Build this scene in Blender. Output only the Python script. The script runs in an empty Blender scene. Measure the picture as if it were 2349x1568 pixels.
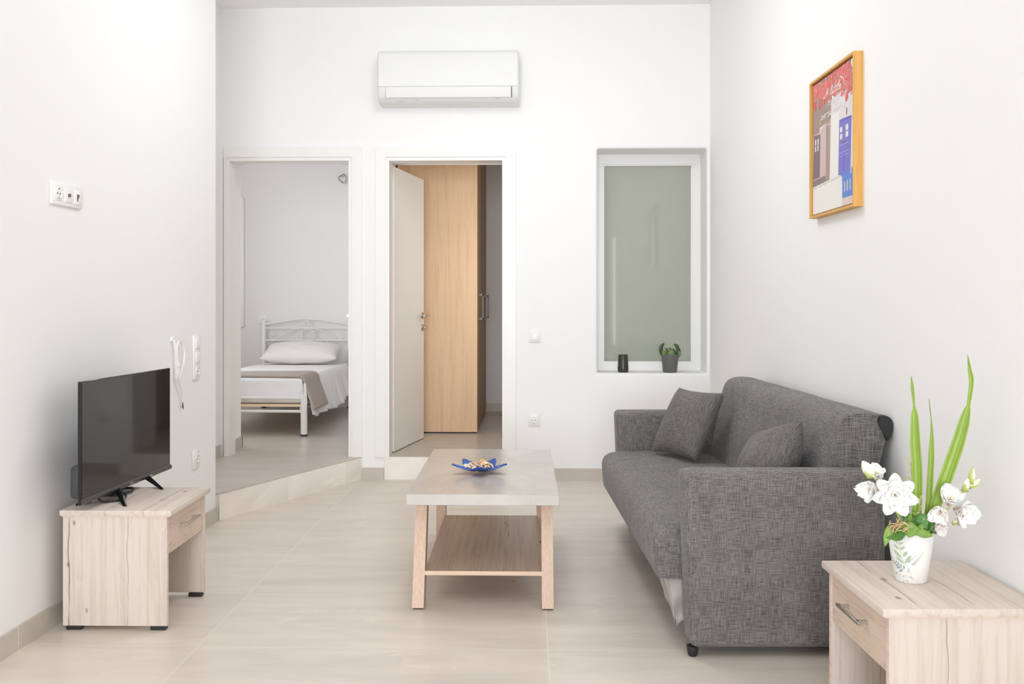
import bpy, bmesh, math, random
from mathutils import Vector, Matrix, noise
random.seed(7)
PI = math.pi
C = bpy.context.scene.collection
SC = bpy.context.scene

# ------------------------------------------------------------------ materials
def newmat(name):
    m = bpy.data.materials.new(name); m.use_nodes = True
    nt = m.node_tree
    return m, nt, nt.nodes['Principled BSDF']
def N(nt, t, **kw):
    n = nt.nodes.new(t)
    for k, v in kw.items():
        if k in n.inputs: n.inputs[k].default_value = v
        else: setattr(n, k, v)
    return n
def L(nt, a, b): nt.links.new(a, b)
def math_(nt, op, a, b=None):
    n = nt.nodes.new('ShaderNodeMath'); n.operation = op
    for i, v in enumerate((a, b)):
        if v is None: continue
        if isinstance(v, (int, float)): n.inputs[i].default_value = v
        else: L(nt, v, n.inputs[i])
    return n.outputs[0]
def ramp(nt, fac, stops):
    n = nt.nodes.new('ShaderNodeValToRGB')
    e = n.color_ramp.elements
    while len(e) < len(stops): e.new(0.5)
    for el, (p, c) in zip(e, stops):
        el.position = p; el.color = (c[0], c[1], c[2], 1) if len(c) == 3 else c
    L(nt, fac, n.inputs[0]); return n.outputs[0]
def mixc(nt, fac, a, b, mode='MIX'):
    n = nt.nodes.new('ShaderNodeMix'); n.data_type = 'RGBA'; n.blend_type = mode
    for s, v in ((n.inputs[0], fac), (n.inputs[6], a), (n.inputs[7], b)):
        if isinstance(v, (int, float)): s.default_value = v
        elif isinstance(v, tuple): s.default_value = (v[0], v[1], v[2], 1)
        else: L(nt, v, s)
    return n.outputs[2]
def coords(nt, scale=(1, 1, 1), rot=(0, 0, 0), loc=(0, 0, 0)):
    tc = nt.nodes.new('ShaderNodeTexCoord')
    mp = nt.nodes.new('ShaderNodeMapping')
    mp.inputs['Scale'].default_value = scale; mp.inputs['Rotation'].default_value = rot
    mp.inputs['Location'].default_value = loc
    L(nt, tc.outputs['Object'], mp.inputs[0]); return mp.outputs[0]
def noise_(nt, vec, scale=1, detail=2, rough=.5, dist=0):
    n = nt.nodes.new('ShaderNodeTexNoise')
    n.inputs['Scale'].default_value = scale; n.inputs['Detail'].default_value = detail
    n.inputs['Roughness'].default_value = rough; n.inputs['Distortion'].default_value = dist
    L(nt, vec, n.inputs['Vector']); return n.outputs[0]
def bump_(nt, bs, h, strength, dist):
    b = nt.nodes.new('ShaderNodeBump'); b.inputs['Strength'].default_value = strength
    b.inputs['Distance'].default_value = dist
    L(nt, h, b.inputs['Height']); L(nt, b.outputs[0], bs.inputs['Normal'])
def plain(name, col, rough=.5, metal=0, spec=.5, var=0, vscale=30, bump=0, bscale=200, coat=0, sub=0, trans=0):
    m, nt, bs = newmat(name)
    bs.inputs['Base Color'].default_value = (*col, 1)
    bs.inputs['Roughness'].default_value = rough; bs.inputs['Metallic'].default_value = metal
    bs.inputs['Specular IOR Level'].default_value = spec
    if coat: bs.inputs['Coat Weight'].default_value = coat; bs.inputs['Coat Roughness'].default_value = .05
    if sub:
        bs.inputs['Subsurface Weight'].default_value = sub; bs.inputs['Subsurface Radius'].default_value = (.01, .01, .01)
    v = None
    if var:
        v = coords(nt)
        n = noise_(nt, v, vscale, 4)
        a = tuple(c * (1 - var) for c in col); b = tuple(min(1, c * (1 + var)) for c in col)
        L(nt, ramp(nt, n, [(.3, a), (.7, b)]), bs.inputs['Base Color'])
    if bump:
        v = v or coords(nt)
        bump_(nt, bs, noise_(nt, v, bscale, 3), bump, .002)
    return m
def tile(name, gx=None, gy=None, base=(.68, .613, .54), grout=(.80, .76, .71), axes=(0, 1), rough=.33):
    """large stone-look tile; gx, gy = (offset, size) of the joints along the two axes"""
    m, nt, bs = newmat(name)
    v = coords(nt)
    sx = nt.nodes.new('ShaderNodeSeparateXYZ'); L(nt, v, sx.inputs[0])
    cell = []; g = None
    for ax, gr in zip(axes, (gx, gy)):
        if not gr: continue
        q = math_(nt, 'DIVIDE', math_(nt, 'SUBTRACT', sx.outputs[ax], gr[0]), gr[1])
        f = math_(nt, 'FRACT', q)
        d = math_(nt, 'MULTIPLY', math_(nt, 'MINIMUM', f, math_(nt, 'SUBTRACT', 1.0, f)), gr[1])
        k = math_(nt, 'LESS_THAN', d, .0014)
        g = k if g is None else math_(nt, 'MAXIMUM', g, k)
        cell.append(math_(nt, 'FLOOR', q))
    # veins drift along a diagonal and differ from tile to tile
    off = nt.nodes.new('ShaderNodeCombineXYZ')
    for i, c in enumerate(cell[:2]): L(nt, math_(nt, 'MULTIPLY', c, 3.7 + i), off.inputs[i])
    va = nt.nodes.new('ShaderNodeVectorMath'); va.operation = 'ADD'
    L(nt, v, va.inputs[0]); L(nt, off.outputs[0], va.inputs[1])
    mp = nt.nodes.new('ShaderNodeMapping'); mp.inputs['Rotation'].default_value = (0, 0, -.62)
    mp.inputs['Scale'].default_value = (1.2, 5.5, 3); L(nt, va.outputs[0], mp.inputs[0])
    cloud = noise_(nt, mp.outputs[0], 1.3, 6, .62, .6)
    col = ramp(nt, cloud, [(.3, tuple(c * .9 for c in base)), (.5, base), (.72, tuple(min(1, c * 1.1) for c in base))])
    mp2 = nt.nodes.new('ShaderNodeMapping'); mp2.inputs['Rotation'].default_value = (0, 0, -.8)
    mp2.inputs['Scale'].default_value = (.7, 2.2, 1.5); L(nt, va.outputs[0], mp2.inputs[0])
    vn = noise_(nt, mp2.outputs[0], 1.7, 5, .5, .8)
    vein = math_(nt, 'ABSOLUTE', math_(nt, 'SUBTRACT', vn, .5))
    vm = ramp(nt, vein, [(0, (.8, .8, .8)), (.006, (.0, .0, .0))])
    msk = ramp(nt, noise_(nt, v, 1.6, 2), [(.45, (0, 0, 0)), (.58, (.6, .6, .6))])
    col = mixc(nt, math_(nt, 'MULTIPLY', vm, msk), col, tuple(min(1, c * 1.3) for c in base))
    if g is not None: col = mixc(nt, g, col, grout)
    L(nt, col, bs.inputs['Base Color'])
    bs.inputs['Roughness'].default_value = rough; bs.inputs['Specular IOR Level'].default_value = .42
    return m
def wood(name, light, dark, crack, axis, cracks=.5, rough=.5, fine=60, seed=0, cathedral=1.0, knots=True, lines=(), spots=(), across=0):
    m, nt, bs = newmat(name)
    def sc(a, o): s = [o] * 3; s[axis] = a; return tuple(s)
    loc = (seed * 1.3, seed * 2.1, seed * .7)
    n1 = noise_(nt, coords(nt, sc(1.6, fine), loc=loc), 1, 5, .6, .3)
    n2 = noise_(nt, coords(nt, sc(.9, 6.0), loc=loc), 1.2, 3, .5, 1.4)
    rings = math_(nt, 'FRACT', math_(nt, 'MULTIPLY', n2, 9.0))
    rr = ramp(nt, rings, [(0, (.25, .25, .25)), (.15, (.75, .75, .75)), (1, (.45, .45, .45))])
    f = math_(nt, 'ADD', math_(nt, 'MULTIPLY', n1, .85), math_(nt, 'MULTIPLY', rr, .24 * cathedral))
    col = ramp(nt, f, [(.3, dark), (.62, light)])
    if cracks:
        n3 = noise_(nt, coords(nt, sc(.32, 7.0), loc=loc), 1.0, 4, .5, .12)
        c = math_(nt, 'ABSOLUTE', math_(nt, 'SUBTRACT', n3, .46))
        cm = ramp(nt, c, [(0, (1, 1, 1)), (.008, (0, 0, 0))])
        mk = ramp(nt, noise_(nt, coords(nt, sc(1.6, 3.0), loc=loc), 1.3, 1), [(.48, (0, 0, 0)), (.62, (1, 1, 1))])
        col = mixc(nt, math_(nt, 'MULTIPLY', math_(nt, 'MULTIPLY', cm, mk), cracks), col, crack)
    if knots:
        vo = nt.nodes.new('ShaderNodeTexVoronoi'); vo.inputs['Scale'].default_value = 1
        L(nt, coords(nt, sc(3.2, 7.5), loc=loc), vo.inputs['Vector'])
        km = ramp(nt, vo.outputs['Distance'], [(.04, (.8, .8, .8)), (.13, (0, 0, 0))])
        mk = ramp(nt, noise_(nt, coords(nt, sc(2, 2), loc=(9, 4, seed)), 1.7, 0), [(.55, (0, 0, 0)), (.6, (1, 1, 1))])
        col = mixc(nt, math_(nt, 'MULTIPLY', math_(nt, 'MULTIPLY', km, mk), .8), col, crack)
    if lines or spots:
        sx = nt.nodes.new('ShaderNodeSeparateXYZ'); L(nt, coords(nt), sx.inputs[0])
        ac_, gr_ = sx.outputs[across], sx.outputs[axis]
        def gsc(k): q = [0, 0, 0]; q[axis] = k; return tuple(q)
        wob = math_(nt, 'MULTIPLY', math_(nt, 'SUBTRACT', noise_(nt, coords(nt, gsc(5)), 1, 3, .55), .5), .035)
        brk = ramp(nt, noise_(nt, coords(nt, gsc(6), loc=(4, 4, 4)), 1, 1), [(.36, (0, 0, 0)), (.5, (1, 1, 1))])
        for x0, wd, st in lines:
            d = math_(nt, 'ABSOLUTE', math_(nt, 'SUBTRACT', math_(nt, 'SUBTRACT', ac_, x0), wob))
            k = ramp(nt, math_(nt, 'DIVIDE', d, wd), [(.25, (st, st, st)), (1, (0, 0, 0))])
            col = mixc(nt, math_(nt, 'MULTIPLY', k, brk), col, crack)
        for x0, g0, r in spots:
            dx = math_(nt, 'DIVIDE', math_(nt, 'SUBTRACT', ac_, x0), r); dg = math_(nt, 'DIVIDE', math_(nt, 'SUBTRACT', gr_, g0), r * 1.8)
            d = math_(nt, 'ADD', math_(nt, 'SQRT', math_(nt, 'ADD', math_(nt, 'MULTIPLY', dx, dx), math_(nt, 'MULTIPLY', dg, dg))), math_(nt, 'MULTIPLY', math_(nt, 'SUBTRACT', n1, .5), 1.2))
            col = mixc(nt, ramp(nt, d, [(.25, (.75, .75, .75)), (1.0, (0, 0, 0))]), col, crack)
    L(nt, col, bs.inputs['Base Color'])
    bs.inputs['Roughness'].default_value = rough; bs.inputs['Specular IOR Level'].default_value = .35
    bump_(nt, bs, n1, .12, .001)
    return m
def fabric(name, lo, hi, k=1.0, bump=.35):
    m, nt, bs = newmat(name)
    A = noise_(nt, coords(nt, (420 * k, 420 * k, 22 * k)), 1, 2, .6)
    B = noise_(nt, coords(nt, (420 * k, 22 * k, 420 * k), loc=(3, 1, 7)), 1, 2, .6)
    D = noise_(nt, coords(nt, (22 * k, 420 * k, 420 * k), loc=(8, 2, 5)), 1, 2, .6)
    big = noise_(nt, coords(nt, (9, 9, 9)), 1, 3)
    s = math_(nt, 'ADD', math_(nt, 'ADD', A, B), D)
    s = math_(nt, 'ADD', math_(nt, 'DIVIDE', s, 3.0), math_(nt, 'MULTIPLY', math_(nt, 'SUBTRACT', big, .5), .08))
    L(nt, ramp(nt, s, [(.42, lo), (.58, hi)]), bs.inputs['Base Color'])
    bs.inputs['Roughness'].default_value = .95; bs.inputs['Specular IOR Level'].default_value = .15
    bs.inputs['Sheen Weight'].default_value = .15
    bump_(nt, bs, s, bump, .002)
    return m

M = {}
M['wall'] = plain('white_plaster', (.885, .882, .876), .92, spec=.2, bump=.10, bscale=60)
M['ceil'] = plain('ceiling_paint', (.92, .915, .91), .95, spec=.15)
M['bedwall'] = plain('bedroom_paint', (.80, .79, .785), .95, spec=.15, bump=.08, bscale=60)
M['joinery'] = plain('white_lacquer', (.86, .845, .82), .35, spec=.4)
M['leaf_door'] = plain('door_foil', (.84, .82, .785), .45, spec=.4)
M['pvc'] = plain('white_pvc', (.85, .84, .82), .3, spec=.45)
M['plastic'] = plain('white_plastic', (.86, .85, .825), .3, spec=.45)
M['ac'] = plain('ac_plastic', (.795, .795, .79), .55, spec=.3)
M['slit'] = plain('dark_gap', (.10, .095, .09), .7)
M['grey_line'] = plain('grey_line', (.55, .54, .52), .6)
M['floor'] = tile('floor_tile', (-1.133, 1.198), (3.226, .598))
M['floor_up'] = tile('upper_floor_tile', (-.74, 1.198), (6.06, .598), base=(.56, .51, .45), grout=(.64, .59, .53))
M['riser'] = tile('riser_tile', (.585, .5908), None, base=(.84, .785, .715), rough=.4)
M['skirt_y'] = tile('skirting_tile', (3.17, .60), None, base=(.55, .50, .44), axes=(1, 2), rough=.4)
M['skirt_x'] = tile('skirting_tile_back', (-.62, .60), None, base=(.57, .51, .445), axes=(0, 2), rough=.4)
LO = ((.70, .61, .54), (.55, .455, .385), (.20, .13, .09))
M['oak_z'] = wood('pale_oak_upright', *LO, 2, cracks=0, seed=1, knots=False, lines=((-.168, .0032, .85), (.045, .0018, .6)), spots=((-.150, .385, .007), (-.172, .235, .008), (-.105, .070, .008)))
M['oak_y'] = wood('pale_oak_long', *LO, 1, cracks=0, seed=2, knots=False, lines=((-.035, .0022, .7), (.105, .0035, .6)), spots=((.10, -.03, .010), (.13, .13, .009), (-.03, -.16, .007)))
M['oak_d'] = wood('pale_oak_drawer', (.70, .56, .455), (.52, .38, .285), LO[2], 1, cracks=.3, seed=5, cathedral=1.6)
M['oak_edge'] = wood('pale_oak_edging', (.76, .63, .54), (.64, .50, .41), LO[2], 1, cracks=0, knots=False, seed=3)
M['oak_in'] = wood('pale_oak_inside', (.62, .49, .40), (.46, .34, .265), LO[2], 2, cracks=.4, seed=4)
M['beech'] = wood('beech_leg', (.74, .555, .435), (.62, .43, .32), (.3, .18, .1), 2, cracks=0, knots=False, fine=140, cathedral=.25)
M['beech_edge'] = wood('beech_edging', (.80, .62, .48), (.70, .51, .38), (.3, .18, .1), 0, cracks=0, knots=False, fine=140, cathedral=.2)
M['shelf'] = wood('brown_oak_shelf', (.55, .41, .31), (.36, .26, .185), (.05, .03, .02), 1, cracks=.7, seed=6, rough=.38, fine=90)
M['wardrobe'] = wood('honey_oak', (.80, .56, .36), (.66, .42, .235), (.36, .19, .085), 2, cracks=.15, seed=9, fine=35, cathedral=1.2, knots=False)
M['wardrobe_shaded'] = wood('honey_oak_shaded', (.42, .27, .165), (.34, .21, .12), (.28, .16, .08), 2, cracks=0, seed=11, fine=35, knots=False)  # darker copy of the honey oak, the dim front's shade put into the colour
M['frame_wood'] = wood('golden_frame_wood', (.72, .40, .115), (.56, .27, .06), (.35, .15, .03), 2, cracks=.2, fine=70, knots=False)
M['slat'] = plain('bed_slat_wood', (.86, .66, .46), .6)
def concrete(name, a, b, rough):
    m, nt, bs = newmat(name)
    v = coords(nt, (2.2, 1.2, 2))
    n1 = noise_(nt, v, 1.8, 6, .6, .5); n2 = noise_(nt, coords(nt, (1, 1, 1)), 140, 2)
    f = math_(nt, 'ADD', math_(nt, 'MULTIPLY', n1, .8), math_(nt, 'MULTIPLY', n2, .2))
    L(nt, ramp(nt, f, [(.3, a), (.68, b)]), bs.inputs['Base Color'])
    bs.inputs['Roughness'].default_value = rough; bs.inputs['Specular IOR Level'].default_value = .5
    return m
M['concrete'] = concrete('concrete_laminate', (.43, .385, .345), (.58, .535, .495), .22)
M['concrete_lit'] = concrete('concrete_lit', (.50, .47, .435), (.62, .59, .55), .45)  # lighter copy of the top, light on the front face put into the colour
M['sofa'] = fabric('grey_linen', (.072, .067, .063), (.255, .242, .232))
M['cushion'] = fabric('grey_linen_cushion', (.066, .060, .056), (.215, .202, .192), 1.15)
M['black'] = plain('black_plastic', (.02, .02, .021), .42)
M['blackgloss'] = plain('black_gloss', (.012, .012, .013), .12, spec=.5)
M['screen'] = plain('tv_screen', (.010, .0095, .009), .045, spec=.55)
M['tvgrey'] = plain('tv_back_grey', (.055, .055, .055), .5)
M['bezel'] = plain('tv_bezel', (.045, .043, .041), .25)
M['logo'] = plain('tv_logo_print', (.55, .54, .52), .4)
M['steel'] = plain('brushed_steel', (.56, .54, .51), .3, metal=1)
M['darksteel'] = plain('dark_steel', (.22, .21, .20), .35, metal=1)
M['handle_dark'] = plain('dark_handle', (.085, .08, .075), .35, metal=.5)
M['film'] = plain('liner_shaded', (.43, .395, .36), .5, spec=.4, bump=.3, bscale=40)  # white cloth greyed, the shade under the seat is put into its colour
M['bedmetal'] = plain('white_enamel', (.80, .79, .775), .25, spec=.5)
M['sheet'] = plain('white_cotton', (.84, .83, .83), .9, spec=.15, bump=.12, bscale=50)
M['pillowc'] = plain('pillow_cotton', (.79, .765, .755), .9, spec=.15, bump=.1, bscale=60)
M['blanket'] = plain('taupe_blanket', (.44, .385, .345), .95, spec=.1, bump=.3, bscale=300)
M['pane'] = plain('grey_green_glass', (.395, .41, .345), .025, spec=.55)
M['potblack'] = plain('black_ceramic', (.035, .033, .033), .3)
M['potgrey'] = plain('grey_ceramic', (.125, .12, .113), .5, var=.1)
M['soil'] = plain('soil', (.06, .04, .03), .95)
M['succ'] = plain('succulent_green', (.030, .075, .014), .4, var=.35, vscale=60)
M['succ2'] = plain('succulent_pale', (.13, .20, .065), .45, var=.25, vscale=60)
M['blue'] = plain('blue_metallic', (.035, .115, .44), .28, metal=.45, var=.35, vscale=90, bump=.8, bscale=120)
M['shell'] = plain('cream_shell', (.80, .66, .54), .5, var=.18, vscale=120)
M['shellp'] = plain('pink_shell', (.80, .60, .49), .5, var=.2, vscale=150)
M['shelld'] = plain('striped_shell', (.62, .47, .37), .5, var=.45, vscale=260)
M['coral'] = plain('orange_shell_grit', (.78, .50, .25), .7, var=.35, vscale=220, bump=1, bscale=250)
M['vase'] = plain('glazed_vase', (.86, .845, .81), .25, spec=.5)
M['d1'] = plain('glaze_sage', (.52, .58, .40), .3)
M['d2'] = plain('glaze_green', (.42, .55, .40), .3)
M['d3'] = plain('glaze_teal', (.30, .42, .40), .3)
M['d4'] = plain('glaze_taupe', (.46, .44, .38), .3)
M['d5'] = plain('glaze_blue', (.52, .60, .64), .3)
M['blade'] = plain('blade_green', (.30, .43, .065), .42, spec=.4, var=.12, vscale=20)
M['blade2'] = plain('blade_stripe', (.225, .355, .048), .42, spec=.4)
M['petal'] = plain('white_petal', (.93, .915, .89), .55, spec=.2, sub=.15)
M['petalp'] = plain('blush_petal', (.90, .84, .82), .55, spec=.2, sub=.15)
M['throat'] = plain('flower_throat', (.80, .42, .22), .6)
M['stamen'] = plain('cream_stamen', (.86, .78, .60), .6)
M['calyx'] = plain('bud_green', (.50, .60, .14), .5, var=.2)
M['bud'] = plain('bud_cream', (.88, .87, .70), .5)
M['ivy'] = plain('ivy_green', (.075, .20, .035), .35, var=.3, vscale=40)
M['ivyl'] = plain('ivy_light', (.21, .36, .06), .4, var=.25, vscale=40)
M['dry'] = plain('dry_husk', (.60, .43, .22), .8, var=.3)
M['stalk'] = plain('pale_stalk', (.55, .55, .28), .7)
M['copper'] = plain('copper_wire', (.55, .25, .12), .4, metal=.6)
M['petalscrap'] = plain('orange_scrap', (.55, .24, .06), .4, var=.4, vscale=200)
def pm(n, c): M[n] = plain(n, c, .55, spec=.3)
for n_, c_ in dict(p_white=(.80, .77, .74), p_brown=(.35, .26, .215), p_pink=(.60, .46, .46), p_ldoor=(.21, .16, .165),
                   p_trunk=(.42, .30, .26), p_stone=(.26, .20, .195), p_lilac=(.71, .655, .665), p_door=(.20, .185, .56),
                   p_door2=(.155, .135, .45), p_line=(.42, .42, .74), p_pane=(.74, .72, .69), p_gate=(.125, .255, .66), p_slot=(.62, .52, .52),
                   p_cap=(.62, .585, .555), p_floor=(.70, .57, .52), p_lamp=(.30, .27, .26), p_text=(.90, .87, .84),
                   p_r1=(.72, .13, .13), p_r2=(.66, .20, .18), p_r3=(.80, .22, .22), p_r4=(.46, .18, .15), p_edge=(.10, .04, .03)).items():
    pm(n_, c_)

# ------------------------------------------------------------------ mesh helpers
def smoothpts(pts, n=6, closed=False):
    P = [Vector(p) for p in pts]; out = []
    k = len(P)
    rng = range(k) if closed else range(k - 1)
    for i in rng:
        if closed: a, b, c, d = P[(i - 1) % k], P[i], P[(i + 1) % k], P[(i + 2) % k]
        else: a, b, c, d = P[max(i - 1, 0)], P[i], P[i + 1], P[min(i + 2, k - 1)]
        for j in range(n):
            t = j / n
            out.append(.5 * ((2 * b) + (c - a) * t + (2 * a - 5 * b + 4 * c - d) * t * t + (3 * b - a - 3 * c + d) * t ** 3))
    if not closed: out.append(P[-1])
    return out
class MB:
    def __init__(self): self.bm = bmesh.new(); self.mi = 0
    def face(self, vs):
        try:
            f = self.bm.faces.new(vs); f.material_index = self.mi; return f
        except ValueError: return None
    def v(self, p): return self.bm.verts.new(p)
    def poly(self, pts): return self.face([self.v(p) for p in pts])
    def box(self, x0, x1, y0, y1, z0, z1, bev=0, seg=2, M_=None):
        vs = [self.v((x, y, z)) for z in (z0, z1) for y in (y0, y1) for x in (x0, x1)]
        fs = [self.face([vs[i] for i in q]) for q in ((0, 2, 3, 1), (4, 5, 7, 6), (0, 1, 5, 4), (2, 6, 7, 3), (0, 4, 6, 2), (1, 3, 7, 5))]
        allv = vs
        if bev:
            es = list({e for f in fs for e in f.edges})
            r = bmesh.ops.bevel(self.bm, geom=es, offset=bev, segments=seg, affect='EDGES', profile=.5)
            allv = list({v for f in r['faces'] for v in f.verts} | {v for v in vs if v.is_valid})
            for f in {f for v in allv for f in v.link_faces}: f.material_index = self.mi
        if M_: bmesh.ops.transform(self.bm, matrix=M_, verts=allv)
        return allv
    def prism(self, pts, a, b, fn):
        """pts: closed 2D outline; fn(p, h) -> 3D"""
        lo = [self.v(fn(p, a)) for p in pts]; hi = [self.v(fn(p, b)) for p in pts]
        n = len(pts)
        self.face(lo[::-1]); self.face(hi)
        for i in range(n): self.face([lo[i], lo[(i + 1) % n], hi[(i + 1) % n], hi[i]])
    def grid(self, fn, nu, nv, closed_u=False, cap=False):
        R = [[self.v(fn(i / (nu if closed_u else nu - 1), j / (nv - 1))) for i in range(nu)] for j in range(nv)]
        for j in range(nv - 1):
            for i in range(nu if closed_u else nu - 1):
                self.face([R[j][i], R[j][(i + 1) % nu], R[j + 1][(i + 1) % nu], R[j + 1][i]])
        if cap:
            self.face(R[0][::-1]); self.face(R[-1])
        return R
    def lathe(self, prof, n=32, c=(0, 0, 0), ax=None):
        c = Vector(c)
        q = Vector((0, 0, 1)).rotation_difference(Vector(ax)) if ax else None
        rows = []
        for r, z in prof:
            row = []
            for i in range(n):
                p = Vector((r * math.cos(2 * PI * i / n), r * math.sin(2 * PI * i / n), z))
                if q: p = q @ p
                row.append(self.v(c + p))
            rows.append(row)
        for a, b in zip(rows, rows[1:]):
            for i in range(n): self.face([a[i], a[(i + 1) % n], b[(i + 1) % n], b[i]])
        self.face(rows[0][::-1]); self.face(rows[-1])
    def tube(self, pts, r, n=10, closed=False):
        P = [Vector(p) for p in pts]; k = len(P)
        rs = r if isinstance(r, (list, tuple)) else [r] * k
        rows = []; up = None
        for i in range(k):
            t = (P[(i + 1) % k] - P[i - 1]) if closed else (P[min(i + 1, k - 1)] - P[max(i - 1, 0)])
            t.normalize()
            if up is None:
                up = t.orthogonal().normalized()
            up = (up - t * up.dot(t))
            if up.length < 1e-6: up = t.orthogonal()
            up.normalize(); w = t.cross(up)
            rows.append([self.v(P[i] + (up * math.cos(2 * PI * j / n) + w * math.sin(2 * PI * j / n)) * rs[i]) for j in range(n)])
        for i in range(k if closed else k - 1):
            a, b = rows[i], rows[(i + 1) % k]
            for j in range(n): self.face([a[j], a[(j + 1) % n], b[(j + 1) % n], b[j]])
        if not closed: self.face(rows[0][::-1]); self.face(rows[-1])
    def ribbon(self, pts, w, fn):
        """flat stroke of width w along 2D pts, mapped by fn(u, v)"""
        P = [Vector((p[0], p[1])) for p in pts]
        Lr = []
        for i in range(len(P)):
            t = P[min(i + 1, len(P) - 1)] - P[max(i - 1, 0)]
            nrm = Vector((-t.y, t.x)).normalized() * w / 2 if t.length else Vector((0, w / 2))
            Lr.append((self.v(fn(*(P[i] + nrm))), self.v(fn(*(P[i] - nrm)))))
        for a, b in zip(Lr, Lr[1:]): self.face([a[0], a[1], b[1], b[0]])
    def obj(self, name, mats, parent=None, angle=38, M_=None, recalc=True, smooth=True):
        bm = self.bm
        if M_: bmesh.ops.transform(bm, matrix=M_, verts=bm.verts[:])
        if recalc: bmesh.ops.recalc_face_normals(bm, faces=bm.faces[:])
        lim = math.radians(angle)
        for f in bm.faces: f.smooth = smooth
        for e in bm.edges:
            if len(e.link_faces) == 2: e.smooth = e.calc_face_angle(0) < lim
        me = bpy.data.meshes.new(name); bm.to_mesh(me); bm.free()
        for m in (mats if isinstance(mats, (list, tuple)) else [mats]): me.materials.append(M[m] if isinstance(m, str) else m)
        o = bpy.data.objects.new(name, me); C.objects.link(o)
        if parent: o.parent = parent
        return o
def tag(o, label, cat, group=None, kind=None):
    o['label'] = label; o['category'] = cat
    if group: o['group'] = group
    if kind: o['kind'] = kind
    return o
def thing(name, label, cat, loc=(0, 0, 0), rz=0, group=None):
    o = bpy.data.objects.new(name, None); C.objects.link(o); o.location = loc; o.rotation_euler = (0, 0, rz)
    o.empty_display_size = .1
    return tag(o, label, cat, group)
def struct(o, kind='structure'): o['kind'] = kind; return o
def sempty(name, loc=(0, 0, 0)):
    o = bpy.data.objects.new(name, None); C.objects.link(o); o.location = loc; o['kind'] = 'structure'; o.empty_display_size = .1; return o
def setloc(o, loc):
    """move the object's origin to loc, keep the shape where it is"""
    o.data.transform(Matrix.Translation(-Vector(loc))); o.location = loc; return o
def bx(name, mat, parent, x0, x1, y0, y1, z0, z1, bev=0, seg=2):
    m = MB(); m.box(x0, x1, y0, y1, z0, z1, bev, seg); return m.obj(name, mat, parent)

# ------------------------------------------------------------------ room shell
H = 3.17
YB = 6.36                      # living-room face of the back wall
YI = 6.76                      # far face of the back wall
def LX(y): return -1.742 + .0234 * (y - 3.06)     # face of the left wall
def RX(y): return 1.205 + .016 * (YB - y)         # face of the right wall
Z1 = .15                       # level of the two rooms behind
xy = lambda p, h: (p[0], p[1], h)
m = MB(); m.prism([(-2.2, -3.9), (1.6, -3.9), (1.6, YB + .02), (-2.2, YB + .02)], -.12, 0, xy); struct(m.obj('floor', 'floor'))
m = MB(); m.box(-3.6, 1.9, -3.95, 9.7, H, H + .12); struct(m.obj('ceiling', 'ceil'))
# left wall block, rounded outer corner at its far end
cx_, cy_ = LX(5.11), 5.11
out = [(LX(-3.8), -3.8)]
for i in range(7):
    a = i / 6 * PI / 2
    out.append((cx_ - .018 + .018 * math.cos(a), cy_ - .018 + .018 * math.sin(a)))
out += [(-2.088, cy_), (-2.088, YB), (-2.45, YB), (-2.45, -3.8)]
m = MB(); m.prism(out, -.02, H, xy); struct(m.obj('wall_left', 'wall'))
# back wall: pieces around two door openings and the window niche
m = MB()
D1 = (-2.018, -1.211, 2.140); D2 = (-.937, -.178, 2.137)
W = (.457, 1.184, .715, 2.212)
m.box(-3.6, D1[0] - .046, YB, YI, -.02, H)
m.box(D1[0] - .046, D1[1] + .03, YB, YI, D1[2] + .03, H)
m.box(D1[1] + .03, D2[0] - .03, YB, YI, -.02, H)
m.box(D2[0] - .03, D2[1] + .03, YB, YI, D2[2] + .03, H)
NB = (.42, 1.222, .62, 2.31)
m.box(D2[1] + .03, NB[0], YB, YI, -.02, H)
m.box(NB[0], NB[1], YB, YI, -.02, NB[2]); m.box(NB[0], NB[1], YB, YI, NB[3], H)
m.box(NB[1], 1.9, YB, YI, -.02, H)
# the niche has softly rounded plaster edges
def niche_loop(grow, cr, n=6):
    x0, x1, z0, z1 = W[0] - grow, W[1] + grow, W[2] - grow, W[3] + grow; P = []
    for cxq, czq, a0 in ((x1, z1, 0), (x0, z1, PI / 2), (x0, z0, PI), (x1, z0, 3 * PI / 2)):
        sx_, sz_ = (1 if cxq == x1 else -1), (1 if czq == z1 else -1)
        for i in range(n + 1):
            a = a0 + i / n * PI / 2
            P.append((cxq - sx_ * cr + cr * math.cos(a), czq - sz_ * cr + cr * math.sin(a)))
    return P
loops = [[(NB[1], NB[3])] * 7 + [(NB[0], NB[3])] * 7 + [(NB[0], NB[2])] * 7 + [(NB[1], NB[2])] * 7]
rows = []
crn = [m.v((x, YB, z)) for x, z in ((NB[1], NB[3]), (NB[0], NB[3]), (NB[0], NB[2]), (NB[1], NB[2]))]
rows.append([crn[i // 7] for i in range(28)])
rr_ = .017
for k in range(7):
    a = k / 6 * PI / 2; g_ = rr_ * (1 - math.sin(a)); d_ = rr_ * (1 - math.cos(a))
    rows.append([m.v((x, YB + d_, z)) for x, z in niche_loop(g_, .012 + g_)])
rows.append([m.v((x, YI, z)) for x, z in niche_loop(0, .012)])
for a_, b_ in zip(rows, rows[1:]):
    for i in range(28):
        j = (i + 1) % 28; vs_ = []
        for v in (a_[i], a_[j], b_[j], b_[i]):
            if v not in vs_: vs_.append(v)
        m.face(vs_)
struct(m.obj('wall_back', 'wall', angle=35))
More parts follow.
